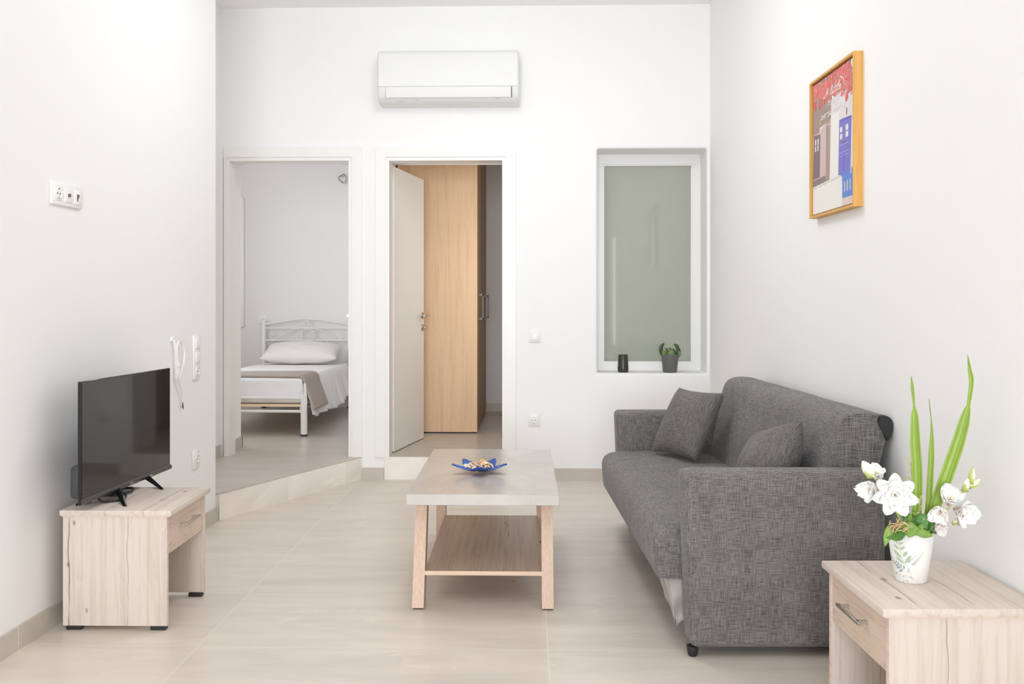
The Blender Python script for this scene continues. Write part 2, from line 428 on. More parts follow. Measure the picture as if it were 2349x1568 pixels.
# right wall with the balcony door opening beside the camera (out of frame)
m = MB()
for y0, y1, z0, z1 in ((-1.35, YB + .02, -.02, H), (-2.5, -1.35, 2.25, H), (-3.8, -2.5, -.02, H)):
    m.prism([(RX(y0), y0), (RX(y1), y1), (RX(y1) + .3, y1), (RX(y0) + .3, y0)], z0, z1, xy)
struct(m.obj('wall_right', 'wall', smooth=False))
m = MB()
for x0, x1, z0, z1 in ((-2.4, -1.45, -.02, H), (-1.45, .75, 2.35, H), (.75, 1.7, -.02, H)): m.box(x0, x1, -4.0, -3.75, z0, z1)
struct(m.obj('wall_rear', 'wall', smooth=False))
# floor of the rooms behind and the angled step in front of the bedroom door
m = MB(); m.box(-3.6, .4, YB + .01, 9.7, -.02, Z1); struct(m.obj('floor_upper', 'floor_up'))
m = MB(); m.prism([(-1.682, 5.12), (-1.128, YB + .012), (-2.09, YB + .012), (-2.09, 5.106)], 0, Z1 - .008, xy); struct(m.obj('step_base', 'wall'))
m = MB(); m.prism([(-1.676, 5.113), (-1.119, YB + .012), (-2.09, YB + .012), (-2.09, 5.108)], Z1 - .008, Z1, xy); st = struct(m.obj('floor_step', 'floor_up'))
a = Vector((-1.679, 5.114, 0)); b = Vector((-1.122, YB - .004, 0)); ln = (b - a).length
m = MB(); m.box(0, ln, 0, .012, 0, Z1 - .008)
r_ = m.obj('trim_1', 'riser'); r_.location = a; r_.rotation_euler = (0, 0, math.atan2(b.y - a.y, b.x - a.x)); struct(r_)
bx_ = bx('trim_2', 'riser', None, D2[0] - .03, D2[1] + .09, YB - .012, YB + .012, 0, Z1); struct(bx_)
# skirting
m = MB(); m.prism([(LX(-1.8), -1.8), (LX(5.11), 5.11), (LX(5.11) + .012, 5.106), (LX(-1.8) + .012, -1.8)], 0, .078, xy); struct(m.obj('baseboard_left', 'skirt_y'))
m = MB(); m.box(D1[1] + .03, D2[0] - .035, YB - .012, YB + .002, 0, .078); m.box(D2[1] + .09, RX(YB), YB - .012, YB + .002, 0, .078)
struct(m.obj('baseboard_back', 'skirt_x'))
m = MB(); m.prism([(RX(0), 0), (RX(YB - .012), YB - .012), (RX(YB - .012) - .012, YB - .012), (RX(0) - .012, 0)], 0, .078, xy); struct(m.obj('baseboard_right', 'skirt_y'))
m = MB(); m.box(-2.09, -2.077, 5.2, YB - .012, Z1, Z1 + .078); struct(m.obj('baseboard_recess', 'skirt_y'))
m = MB(); m.box(-2.066, -2.054, YB + .125, YI + .012, Z1, Z1 + .078); m.box(-3.3, -2.054, YI, YI + .012, Z1, Z1 + .078); struct(m.obj('baseboard_bedroom', 'skirt_y'))
# bedroom and dressing-room shells
YF = 9.42
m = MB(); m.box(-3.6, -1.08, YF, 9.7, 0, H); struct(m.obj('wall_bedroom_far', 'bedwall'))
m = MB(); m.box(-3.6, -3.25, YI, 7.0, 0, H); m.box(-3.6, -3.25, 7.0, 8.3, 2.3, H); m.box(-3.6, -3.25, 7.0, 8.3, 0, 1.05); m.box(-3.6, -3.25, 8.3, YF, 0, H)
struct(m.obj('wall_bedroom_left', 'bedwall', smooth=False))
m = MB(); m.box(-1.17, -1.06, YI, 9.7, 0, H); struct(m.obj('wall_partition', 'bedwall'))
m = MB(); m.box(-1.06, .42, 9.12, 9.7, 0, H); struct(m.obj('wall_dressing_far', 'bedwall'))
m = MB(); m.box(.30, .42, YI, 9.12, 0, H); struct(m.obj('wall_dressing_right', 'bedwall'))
m = MB(); m.box(-.42, .30, 9.108, 9.121, Z1, Z1 + .078); struct(m.obj('baseboard_dressing', 'skirt_x'))
m = MB(); m.box(.42, 1.9, YI, YI + .1, 0, H); struct(m.obj('wall_niche', 'bedwall'))

# ------------------------------------------------------------------ doors
def casing(parent, x0, x1, zt, left=True, name='door_casing'):
    """architrave with an inner rebate edge and a deeper jamb"""
    w = .068; e = .024
    oL = x0 - (w + e if left else e + .012); oR = x1 + w + e
    m = MB()
    for a, b_, yf in ((e, w + e, YB - .016), (0, e, YB - .006)):
        # outer flat board and the inner lip, mitred at the corners
        def ring(lo, hi):
            L_ = x0 - hi if left else (x0 - hi if lo == 0 else x0 - e - .012)
            Li = x0 - lo
            R = x1 + hi; Ri = x1 + lo
            zo = zt + hi; zi = zt + lo
            f = lambda p, h: (p[0], h, p[1])
            if Li - L_ > .001: m.prism([(L_, Z1), (Li, Z1), (Li, zi), (L_, zo)], yf, YB + .012, f)
            m.prism([(L_, zo), (Li, zi), (Ri, zi), (R, zo)], yf, YB + .012, f)
            m.prism([(Ri, Z1), (R, Z1), (R, zo), (Ri, zi)], yf, YB + .012, f)
        ring(a, b_)
    m.obj(name, 'joinery', parent, smooth=False)
    m = MB(); d = .125
    m.box(x0 - .05, x0, YB + .012, YB + d, Z1, zt); m.box(x1, x1 + .035, YB + .012, YB + d, Z1, zt); m.box(x0 - .05, x1 + .035, YB + .012, YB + d, zt, zt + .035)
    m.obj('door_jamb', 'joinery', parent, smooth=False)
def lever(parent, mtx, flip=1, name='door_handle'):
    """rosette + lever; local x out of the door face, y along the door"""
    m = MB()
    m.lathe([(.004, 0), (.026, 0), (.026, .007), (.022, .010), (.004, .010)], 24, (0, 0, 0), (1, 0, 0))
    m.tube(smoothpts([(.005, 0, 0), (.035, 0, 0), (.047, -.008 * flip, 0), (.05, -.03 * flip, 0), (.05, -.115 * flip, 0)], 5), .009, 10)
    m.obj(name, 'steel', parent, M_=mtx)
    m = MB()
    m.lathe([(.004, 0), (.026, 0), (.026, .007), (.022, .010), (.004, .010)], 24, (0, 0, -.09), (1, 0, 0))
    m.lathe([(.002, .008), (.007, .008), (.007, .02), (.016, .022), (.016, .034), (.002, .036)], 16, (0, 0, -.09), (1, 0, 0))
    m.obj('lock_rosette', 'steel', parent, M_=mtx)
d1 = sempty('door_1'); casing(d1, D1[0], D1[1], D1[2], left=False)
hinge = Vector((-1.213, YB + .135, 0)); ang = math.radians(8.5)
Md = Matrix.Translation(hinge) @ Matrix.Rotation(ang, 4, 'Z')
m = MB(); m.box(-.002, .038, 0, .76, Z1 + .006, 2.13, .002, 1); m.obj('door_leaf', 'leaf_door', d1, M_=Md)
lever(d1, Md @ Matrix.Translation((-.002, .70, 1.09)) @ Matrix.Rotation(PI, 4, 'Z'), -1)
d2 = sempty('door_2'); casing(d2, D2[0], D2[1], D2[2])
Md = Matrix.Translation((-.930, YB + .175, 0)) @ Matrix.Rotation(-math.radians(10.4), 4, 'Z')
m = MB(); m.box(-.038, 0, 0, .715, Z1 + .006, 2.125, .002, 1); m.obj('door_leaf', 'leaf_door', d2, M_=Md)
lever(d2, Md @ Matrix.Translation((0, .665, 1.09)), 1)

# ------------------------------------------------------------------ fixed interior window in its niche
w1 = sempty('window_1')
m = MB(); x0, x1, z0, z1 = .458, 1.184, .716, 2.211; fy = YB + .24
f = lambda p, h: (p[0], h, p[1])
def rect_ring(m, o, i, y0, y1):
    (a0, a1, b0, b1), (c0, c1, e0, e1) = o, i
    m.prism([(a0, b0), (c0, e0), (c0, e1), (a0, b1)], y0, y1, f); m.prism([(a0, b1), (c0, e1), (c1, e1), (a1, b1)], y0, y1, f)
    m.prism([(c1, e0), (a1, b0), (a1, b1), (c1, e1)], y0, y1, f); m.prism([(a0, b0), (a1, b0), (c1, e0), (c0, e0)], y0, y1, f)
rect_ring(m, (x0, x1, z0, z1), (x0 + .054, x1 - .052, z0 + .052, z1 - .067), fy, fy + .07)
rect_ring(m, (x0 + .054, x1 - .052, z0 + .052, z1 - .067), (x0 + .065, x1 - .063, z0 + .063, z1 - .078), fy + .010, fy + .07)
m.obj('window_frame', 'pvc', w1, smooth=False)
bx('window_pane', 'pane', w1, x0 + .055, x1 - .055, fy + .026, fy + .034, z0 + .055, z1 - .055)

# ------------------------------------------------------------------ air conditioner
ac = thing('air_conditioner', 'white split air conditioner mounted high on the back wall', 'air conditioner', (-.525, YB, 2.49))
wd = .462
prof = [(0, .335), (-.165, .335), (-.188, .325), (-.198, .30), (-.2, .20), (-.197, .095), (-.188, .05), (-.165, .022), (-.12, .002), (0, 0)]
m = MB()
NX = 9
xs = [-wd, -wd + .004, -wd + .014, -wd + .03, 0, wd - .03, wd - .014, wd - .004, wd]
sc_ = [.90, .955, .985, 1, 1, 1, .985, .955, .90]
rows = []
for x, s in zip(xs, sc_):
    rows.append([m.v((x, p[0] * s, .168 + (p[1] - .168) * (1 - (1 - s) * .25))) for p in prof])
for a_, b_ in zip(rows, rows[1:]):
    for i in range(len(prof)): m.face([a_[i], a_[(i + 1) % len(prof)], b_[(i + 1) % len(prof)], b_[i]])
m.face(rows[0]); m.face(rows[-1][::-1])
m.obj('body', 'ac', ac, angle=50)
m = MB(); m.prism([(-.195, .098), (-.206, .100), (-.207, .2), (-.204, .30), (-.193, .328), (-.17, .338), (-.165, .33), (-.19, .3)], -wd + .010, wd - .010, lambda p, h: (h, p[0], p[1]))
m.obj('front_panel', 'ac', ac, angle=50)
m = MB(); m.prism([(-.19, .094), (-.203, .093), (-.198, .055), (-.190, .030), (-.18, .033)], -wd + .058, wd - .052, lambda p, h: (h, p[0], p[1]))
m.obj('louver', 'ac', ac, angle=50)
m = MB(); m.prism([(-.19, .095), (-.2015, .095), (-.197, .055), (-.19, .03), (-.18, .03)], -wd + .0545, -wd + .0575, lambda p, h: (h, p[0], p[1])); m.obj('louver_gap', 'grey_line', ac)
m = MB(); m.prism([(-.19, .095), (-.2025, .095), (-.1985, .055), (-.191, .03), (-.18, .03)], wd - .0515, wd - .0465, lambda p, h: (h, p[0], p[1])); m.obj('louver_gap', 'slit', ac)
bx('printed_mark', 'grey_line', ac, -.335, -.295, -.152, -.150, .010, .0125); bx('printed_mark', 'grey_line', ac, .305, .338, -.176, -.174, .0225, .0245)
m = MB(); m.box(-.215, -.195, -.162, -.159, .0175, .0215); m.obj('status_lamp', 'stalk', ac)
m = MB()
for k, x in enumerate((-.030, -.012, .006, .022)): m.box(x, x + .010, -.2078, -.2062, .155, .164)
m.obj('brand_badge', 'ac', ac)

# ------------------------------------------------------------------ electrical fittings
def plate_mb(w, h, d, bev=.004):
    m = MB(); m.box(-w / 2, w / 2, -d, 0, -h / 2, h / 2, bev, 2); return m
def schuko(parent, ox, oz, s=1):
    m = MB(); m.box(ox - .027 * s, ox + .027 * s, -.013, -.009, oz - .027 * s, oz + .027 * s, .003, 2); m.obj('socket_insert', 'plastic', parent)
    m = MB(); m.lathe([(.0185, -.001), (.0215, 0), (.0215, .003), (.0195, .0035), (.0175, -.001), (.017, -.004)], 28, (ox, -.0125, oz), (0, -1, 0)); m.obj('socket_cup', 'plastic', parent)
    for dx in (-.0095, .0095):
        m = MB(); m.lathe([(.001, 0), (.0028, 0), (.0028, .0006), (.001, .0006)], 10, (ox + dx, -.0140, oz), (0, -1, 0)); m.obj('pin_hole', 'slit', parent)
    for dz in (-.0175, .0175):
        m = MB(); m.box(ox - .002, ox + .002, -.0165, -.0145, oz + dz - .002, oz + dz + .002); m.obj('earth_clip', 'darksteel', parent)
def rocker(parent, ox, oz, lit=False):
    m = MB(); m.box(ox - .027, ox + .027, -.017, -.009, oz - .027, oz + .027, .004, 2); m.obj('rocker', 'plastic', parent)
    m = MB(); m.box(ox - .020, ox + .020, -.0176, -.0168, oz - .023, oz - .0215); m.obj('rocker_mark', 'grey_line', parent)
t = thing('light_switch', 'white light switch on the back wall between the doorway and the window niche', 'switch', (.042, YB, .958))
plate_mb(.078, .078, .010).obj('plate', 'plastic', t); rocker(t, 0, 0)
t = thing('wall_socket', 'white socket low on the back wall beside the sofa, with dark pin holes', 'socket', (.035, YB, .401))
plate_mb(.080, .080, .010).obj('plate', 'plastic', t); schuko(t, 0, 0)
RL = PI / 2 - .0234            # fittings on the left wall face +x
def on_left(y, z): return (LX(y), y, z)
t = thing('socket_strip', 'white three-gang socket plate with antenna outlets high on the left wall above the television', 'socket', on_left(3.503, 1.577), PI / 2 - .0234)
plate_mb(.226, .083, .011).obj('plate', 'plastic', t)
schuko(t, -.071, 0)
m = MB(); m.box(-.027, .027, -.014, -.009, -.027, .027, .003, 2); m.box(.044, .098, -.014, -.009, -.027, .027, .003, 2); m.obj('outlet_insert', 'plastic', t)
m = MB(); m.lathe([(.003, 0), (.0065, 0), (.0065, .006), (.0045, .006), (.003, .002)], 18, (0, -.014, 0), (0, -1, 0)); m.obj('antenna_jack', 'darksteel', t)
m = MB(); m.prism([(.062, .012), (.080, .010), (.077, .004), (.068, -.008), (.067, -.015), (.062, -.015)], -.0152, -.0138, lambda p, h: (p[0], h, p[1])); m.obj('data_port', 'slit', t)
t = thing('switch_strip', 'white upright plate with two rockers and a socket at the left wall corner', 'switch', on_left(4.80, .902), PI / 2 - .0234)
plate_mb(.083, .226, .011).obj('plate', 'plastic', t); rocker(t, 0, .071); rocker(t, 0, 0); schuko(t, 0, -.071)
t = thing('wall_socket', 'white single socket low on the left wall behind the television stand', 'socket', on_left(4.795, .384), PI / 2 - .0234)
plate_mb(.083, .090, .011).obj('plate', 'plastic', t); schuko(t, 0, 0)
t = thing('wall_socket', 'white socket plate behind the bedpost on the bedroom wall', 'socket', (-2.655, YF, 1.025))
plate_mb(.082, .082, .010).obj('plate', 'plastic', t); schuko(t, 0, 0)
t = thing('light_switch', 'white light switch on the right wall beside the camera', 'switch', (RX(1.5), 1.5, 1.45), -PI / 2)
plate_mb(.080, .080, .010).obj('plate', 'plastic', t); rocker(t, 0, 0)
# loose cable hanging from the left wall
cb = thing('hanging_cable', 'white looped cable end hanging loose from the left wall above the television', 'cable', on_left(4.55, .95), 0)
def cp(dy, dz, o=.012): return (LX(4.55 + dy) - LX(4.55) + o, dy, dz)
m = MB()
m.tube(smoothpts([cp(-.055, .055, 0), cp(-.05, .045), cp(-.045, .0, .016), cp(-.03, -.05, .012), cp(-.035, -.10, .016), cp(-.02, -.145, .014), cp(.03, -.09, .02),
                  cp(.055, -.02, .022), cp(.03, .032, .018), cp(-.02, .042, .022), cp(-.045, .02, .024), cp(-.035, -.04, .02), cp(-.02, -.08, .024), cp(-.028, -.12, .02),
                  cp(.0, -.155, .018), cp(.035, -.20, .014), cp(.055, -.255, .012)], 6), .0048, 8)
m.obj('sheath', 'plastic', cb)
m = MB(); m.tube([cp(-.03, -.06, .020), cp(-.028, -.075, .024)], .011, 10); m.obj('cable_tie', 'plastic', cb)
m = MB(); m.tube([cp(-.055, .055, -.002), cp(-.054, .052, .008)], .014, 12); m.obj('outlet_grommet', 'plastic', cb)
m = MB()
for k in (-1, 0, 1): m.tube([cp(.055, -.255), cp(.058 + k * .006, -.275), cp(.056 + k * .009, -.287 - .006 * k)], .0016, 6)
m.obj('bare_wire', 'slit', cb)

# ------------------------------------------------------------------ nightstand (two, the same model)
def make_stand(label, loc, rz):
    """front faces local +x; depth .40, width .44, height .432"""
    t = thing('nightstand', label, 'bedside cabinet', loc, rz)
    D, Wd, Ht = .40, .44, .432
    bx('top', ['oak_y'], t, -D / 2, D / 2 + .004, -Wd / 2, Wd / 2, Ht - .020, Ht, .0022, 2)
    m = MB(); m.box(-D / 2 + .006, D / 2 - .004, -Wd / 2 + .006, Wd / 2 - .006, Ht - .024, Ht - .019); m.obj('top_moulding', 'oak_edge', t)
    for s in (-1, 1):
        y0 = s * (Wd / 2 - .010); y1 = s * (Wd / 2 - .028)
        p = bx('side_panel', 'oak_z', t, -D / 2 + .008, D / 2 - .016, min(y0, y1), max(y0, y1), .015, Ht - .022, .0012, 1)
        m = MB(); m.box(D / 2 - .0165, D / 2 - .0150, min(y0, y1), max(y0, y1), .015, Ht - .022); m.obj('edge_band', 'oak_edge', p)
        m = MB(); m.lathe([(.0005, 0), (.004, 0), (.004, .0008), (.0005, .0008)], 12, (D / 2 - .03, y0, .362), (0, s, 0)); m.obj('screw_cap', 'oak_edge', p)
        for x in (-D / 2 + .02, D / 2 - .075):
            m = MB(); m.box(x, x + .055, min(y0, y0 - s * .026), max(y0, y0 - s * .026), 0, .016, .002, 1); m.obj('foot', 'black', t)
    iy = Wd / 2 - .029
    bx('back_panel', 'oak_in', t, -D / 2 + .010, -D / 2 + .018, -iy, iy, .06, Ht - .022)
    dr = bx('drawer', 'oak_d', t, D / 2 - .034, D / 2 - .018, -iy + .001, iy - .001, .268, Ht - .026, .0012, 1)
    m = MB(); m.box(-D / 2 + .03, D / 2 - .034, -iy + .014, iy - .014, .285, .294)
    for a0, a1 in ((-iy + .014, -iy + .026), (iy - .026, iy - .014)): m.box(-D / 2 + .03, D / 2 - .034, a0, a1, .294, .385)
    m.obj('drawer_box', 'oak_in', dr)
    hz = .349; hx = D / 2 - .018
    m = MB(); m.box(hx + .022, hx + .030, -.083, .083, hz - .0045, hz + .0045, .001, 1)
    for s in (-1, 1): m.box(hx - .001, hx + .028, s * .064 - .005, s * .064 + .005, hz - .0045, hz + .0045, .0008, 1)
    m.obj('handle', 'steel', dr)
    return t
make_stand('pale oak bedside cabinet with one drawer, standing by the left wall under the television', (-1.487, 3.585, 0), .012)
make_stand('pale oak bedside cabinet with one drawer, in the near right corner under the flower vase', (1.054, 2.552, 0), PI + .03)

# ------------------------------------------------------------------ television
tl = math.hypot(.03, .755)
tv = thing('television', 'black flat-screen television on two splayed feet on the left cabinet', 'television', (-1.563, 3.678, .432), math.atan2(.03, -.755) + PI)
# local: x out of the screen (+x into the room), y along the screen, z above the cabinet top
tv.rotation_euler = (0, 0, -math.atan2(.03, .755))
b0, b1 = .030, .466
bx('cabinet', 'blackgloss', tv, -.010, .002, -tl / 2, tl / 2, b0, b1, .002, 1)
bx('screen', 'screen', tv, .002, .0032, -tl / 2 + .006, tl / 2 - .006, b0 + .022, b1 - .005)
m = MB(); m.prism([(.002, b0), (.008, b0 + .002), (.010, b0 + .011), (.006, b0 + .019), (.002, b0 + .021)], -tl / 2 - .001, tl / 2 + .001, lambda p, h: (p[0], h, p[1])); m.obj('bottom_bezel', 'bezel', tv)
m = MB(); m.box(-.060, -.009, -tl / 2 + .03, tl / 2 - .06, b0 + .012, b0 + .135, .02, 3); m.obj('back_housing', 'tvgrey', tv)
m = MB(); m.box(-.006, .004, -tl / 2 + .040, -tl / 2 + .075, b0 - .006, b0 + .001, .002, 1); m.obj('sensor', 'bezel', tv)
GL = {'T': (.8, [[(0, 1), (.7, 1)], [(.35, 1), (.35, 0)]]), 'E': (.75, [[(.6, 1), (0, 1)], [(.5, .5), (0, .5)], [(.6, 0), (0, 0)]]),
      'S': (.75, [[(.6, 1), (.05, 1), (.05, .5), (.6, .5), (.6, 0), (0, 0)]]), 'L': (.75, [[(.05, 1), (.05, 0), (.6, 0)]]), 'A': (.8, [[(0, 0), (.35, 1), (.7, 0)]])}
m = MB(); u = -.018
for ch in 'TESLA':
    w_, st_ = GL[ch]
    for s in st_: m.ribbon([(u + p[0] * .009, b0 + .006 + p[1] * .0085) for p in s], .0014, lambda a_, b_: (.0104, a_, b_))
    u += w_ * .0095
m.obj('logo', 'logo', tv, recalc=False)
m = MB(); m.box(.0095, .0105, .155, .185, b0 + .008, b0 + .011); m.obj('status_mark', 'logo', tv)
for y0, y1 in ((-.085, -.240), (.165, .080)):
    for sx in (1, -1):
        m = MB()
        tip = Vector((.098 if sx > 0 else -.088, y1, .0)); root = Vector((-.004, y0, b0 + .012))
        if (y0 > 0): tip = Vector((.098 if sx > 0 else -.088, .080, 0))
        d = tip - root; sd = Vector((-d.y, d.x, 0)).normalized()
        def sec(c, w, h, z0): return [m.v(c + sd * w + Vector((0, 0, z0))), m.v(c - sd * w + Vector((0, 0, z0))), m.v(c + Vector((0, 0, z0 + h)))]
        A_ = sec(root, .015, .018, -.012); B_ = sec(tip, .007, .008, 0)
        for i in range(3): m.face([A_[i], A_[(i + 1) % 3], B_[(i + 1) % 3], B_[i]])
        m.face(A_); m.face(B_[::-1])
        m.obj('foot', 'blackgloss', tv, smooth=False)
cord = MB()
bz = .432
cord.tube(smoothpts([(-1.60, 3.44, bz + .06), (-1.585, 3.475, bz + .012), (-1.56, 3.50, bz + .005), (-1.53, 3.535, bz + .005), (-1.535, 3.58, bz + .012), (-1.575, 3.60, bz + .018), (-1.60, 3.575, bz + .012),
                     (-1.585, 3.62, bz + .006), (-1.55, 3.66, bz + .010), (-1.56, 3.70, bz + .016), (-1.60, 3.69, bz + .014), (-1.61, 3.64, bz + .006), (-1.64, 3.60, bz + .005), (-1.665, 3.62, bz + .02), (-1.66, 3.66, bz + .07)], 6), .0045, 8)
o = cord.obj('power_cord', 'black'); setloc(o, (-1.58, 3.58, bz)); tag(o, 'black power cord bunched up under the television screen', 'cable')

# ------------------------------------------------------------------ coffee table
ct = thing('coffee_table', 'coffee table with a grey concrete-look top, beech legs and a brown lower shelf', 'coffee table', (-.181, 4.198, 0), .008)
hw, hl, zt = .2925, .573, .445
m = MB(); m.box(-hw, hw, -hl, hl, zt - .042, zt, .0015, 1)
m.bm.normal_update()
for f_ in m.bm.faces:
    if abs(f_.normal.z) < .6: f_.material_index = 1
m.obj('table_top', ['concrete', 'concrete_lit'], ct)
for sx in (-1, 1):
    for sy in (-1, 1):
        xo = sx * .272; xi = sx * .227
        m = MB(); yb = sy * .562; yt = sy * (.415 if sy < 0 else .47); dp = .078
        xs_ = sorted((xo, xi)); top_z = zt - .042
        def leg_pt(x, y, z): return (x, y, z)
        def yy(z): k = z / top_z; return yb + (yt - yb) * k
        vb = []
        for z in (.006, top_z):
            y0 = yy(z); y1 = y0 - sy * dp
            dx = -sx * .010 * (z / top_z) if sy > 0 else 0
            vb += [(xs_[0] + dx, y0, z), (xs_[1] + dx, y0, z), (xs_[1] + dx, y1, z), (xs_[0] + dx, y1, z)]
        vv = [m.v(p) for p in vb]
        for q in ((3, 2, 1, 0), (4, 5, 6, 7), (0, 1, 5, 4), (1, 2, 6, 5), (2, 3, 7, 6), (3, 0, 4, 7)): m.face([vv[i] for i in q])
        lg = m.obj('leg', 'beech', ct, smooth=False)
        m = MB(); ys = sorted((yb - sy * .01, yb - sy * (dp - .01))); m.box(xs_[0] + .005, xs_[1] - .005, ys[0], ys[1], 0, .006); m.obj('floor_pad', 'black', lg)
m = MB(); m.box(-.2275, .2275, -.515, .47, .120, .136)
m.bm.normal_update()
for f_ in m.bm.faces:
    if abs(f_.normal.y) > .6: f_.material_index = 1
m.obj('shelf', ['shelf', 'beech_edge'], ct)
for sx in (-1, 1):
    m = MB(); m.box(sx * .26 - .01, sx * .26 + .01, -.30, .30, zt - .075, zt - .042); m.obj('rail', 'beech', ct)

# starfish dish
sd_ = MB(); th0 = -PI / 2 + .06
def star_r(a):
    q = ((a - th0) / (2 * PI / 5)) % 1; q = min(q, 1 - q) * 2
    return .060 + .066 * (1 - q) ** 1.25
def star(u_, v_):
    a = u_ * 2 * PI; rm = star_r(a); r = rm * v_
    z = .006 + .034 * (r / .12) ** 1.5 + .003 * math.sin(a * 35 + v_ * 14) * v_ * .5
    return (r * math.cos(a), r * math.sin(a), z)
sd_.grid(lambda u_, v_: star(u_, .02 + .98 * v_), 120, 14, closed_u=True)
o = sd_.obj('dish', 'blue', angle=60)
o.location = (-.213, 4.095, zt)
md = o.modifiers.new('thickness', 'SOLIDIFY'); md.thickness = .006; md.offset = -1
tag(o, 'blue metallic starfish-shaped dish holding seashells on the coffee table', 'dish')
# shells: three meshes, copied
def cockle(mat):
    m = MB()
    def fn(u_, v_):
        a = -1.25 + 2.5 * u_; r = v_ * (1 + .05 * math.cos(u_ * 2 * PI * 9)) * (.85 + .15 * math.cos(a))
        return (.026 * r * math.sin(a), .026 * r * math.cos(a) - .012, .015 * math.sin(PI * min(1, v_ * .95 + .05)) * (1 - .25 * abs(a)) + .001 * math.cos(u_ * 2 * PI * 9) * v_)
    m.grid(fn, 37, 9)
    return m.obj('seashell', mat, recalc=False)
def turret(mat):
    m = MB(); rows = []
    pts = []; rs = []
    for i in range(60):
        t_ = i / 59; pts.append((.0, .028 * (1 - 2 * t_), .010)); rs.append((.012 * (1 - t_) + .001) * (1 + .12 * math.sin(t_ * 30)))
    m.tube(pts, rs, 14); return m.obj('seashell', mat)
G = 'seashells in the starfish dish'
kinds = [cockle('shell'), cockle('shellp'), turret('shelld')]
spots = [(-.050, -.028, .026, 0, .3), (-.022, -.045, .024, 1, 2.1), (.012, -.050, .024, 0, 4.4), (.044, -.030, .026, 1, 1.1), (.060, .002, .028, 1, 5.2), (-.062, .006, .027, 0, 3.5), (-.035, .018, .034, 0, .9),
         (-.012, -.018, .038, 1, 5.7), (.020, -.015, .040, 0, 2.8), (.048, .022, .030, 0, .2), (-.030, -.032, .032, 2, 1.2), (.000, -.034, .033, 2, 1.9), (-.045, .035, .028, 1, 2.5), (.025, .040, .030, 0, 4.0), (-.010, .045, .030, 1, 3.1)]
used = set()
LBL = ['cream fan seashell piled in the blue starfish dish', 'pinkish fan seashell piled in the blue starfish dish', 'brown striped spiral seashell lying at the front of the starfish dish']
for x, y, z, k, rz in spots:
    o = kinds[k]
    if k in used: o = o.copy(); C.objects.link(o)
    used.add(k)
    if k == 2: o.scale = (.65, .65, .65)
    o.location = (-.213 + x * .80, 4.095 + y * .74, zt + z - .004); o.rotation_euler = (random.uniform(-.4, .4), random.uniform(-.4, .4), rz)
    tag(o, LBL[k], 'seashell', G)
m = MB(); rr = random.Random(3)
def blob(c, r):
    def fn(u_, v_):
        a = u_ * 2 * PI; b_ = v_ * PI
        k = r * (1 + .25 * noise.noise(Vector((math.cos(a) * 2 + c[0] * 90, math.sin(a) * 2, v_ * 3 + c[1] * 90))))
        return (c[0] + k * math.sin(b_) * math.cos(a), c[1] + k * math.sin(b_) * math.sin(a), c[2] + k * .8 * math.cos(b_))
    m.grid(fn, 12, 8, closed_u=True)
for i in range(26):
    t_ = rr.random(); a = rr.random() * 6.28; rad = .034 * (1 - t_)
    blob((rad * math.cos(a), rad * math.sin(a), .006 + .026 * t_), .0085 - .003 * t_)
o = m.obj('barnacle_shell', 'coral', angle=60); o.location = (-.200, 4.098, zt + .026)
tag(o, 'knobbly orange barnacle-covered shell topping the heap in the starfish dish', 'seashell')
m = MB()
m.grid(lambda u_, v_: (.016 * (v_ - .5), .006 * math.sin(PI * v_) * (u_ - .5) * 2, .002 + .004 * math.sin(PI * v_) * abs(u_ - .5) * 2), 7, 9)
o = m.obj('dried_petal', 'petalscrap'); o.location = (-.066, 4.006, .0005); o.rotation_euler = (0, 0, -.9)
md = o.modifiers.new('thickness', 'SOLIDIFY'); md.thickness = .0015
tag(o, 'tiny orange dried petal lying on the floor under the coffee table', 'petal')

# ------------------------------------------------------------------ sofa
sf = thing('sofa', 'dark grey linen sofa bed with boxy arms along the right wall', 'sofa', (.517, 3.155, 0), .032)
SL = 1.93; AT = .13
def arm(v0, v1):
    m = MB(); m.box(-.006, .668, v0, v1, .032, .615, .026, 4)
    if v0 > 1:
        for v in m.bm.verts:
            if v.co.z < .1: v.co.z += .035
    for v in m.bm.verts:       # the front edge leans forward towards the top
        if v.co.x < .1: v.co.x += .024 * (1 - (v.co.z - .032) / .583)
    return m.obj('arm', 'sofa', sf)
arm(0, AT); arm(SL - AT, SL)
# piping seams round the near arm front
# seat: profile swept along the length with stitched pleats along the front edge
sp = [(-.045, .222), (-.066, .228), (-.074, .245), (-.080, .30), (-.083, .345), (-.078, .372), (-.062, .392), (-.03, .406), (.03, .414), (.15, .416), (.30, .412), (.44, .405), (.52, .395), (.52, .222)]
sp = [tuple(p) for p in smoothpts([(p[0], p[1], 0) for p in sp[:-2]], 3)] + [(.52, .395, 0), (.52, .222, 0)]
m = MB(); NV = 171; v0, v1 = AT + .003, SL - AT - .003
rows = []
for j in range(NV):
    v_ = v0 + (v1 - v0) * j / (NV - 1)
    q = ((v_ - v0) % .118) / .118; dimp = math.exp(-((min(q, 1 - q)) / .035) ** 2)
    e = min(v_ - v0, v1 - v_); rnd = .012 * max(0, 1 - e / .02) ** 2
    row = []
    for i, p in enumerate(sp):
        u_, w_ = p[0], p[1]
        k = dimp * math.exp(-((w_ - .33) / .055) ** 2) if u_ < -.05 else 0
        du = .0045 * k + (rnd if u_ < .1 else 0)
        dw = -rnd if w_ > .3 else rnd * .4
        wv = .004 * noise.noise(Vector((u_ * 6, v_ * 5, 1))) if w_ > .38 else 0
        row.append(m.v((u_ + du, v_, w_ + dw + wv)))
    rows.append(row)
n_ = len(sp)
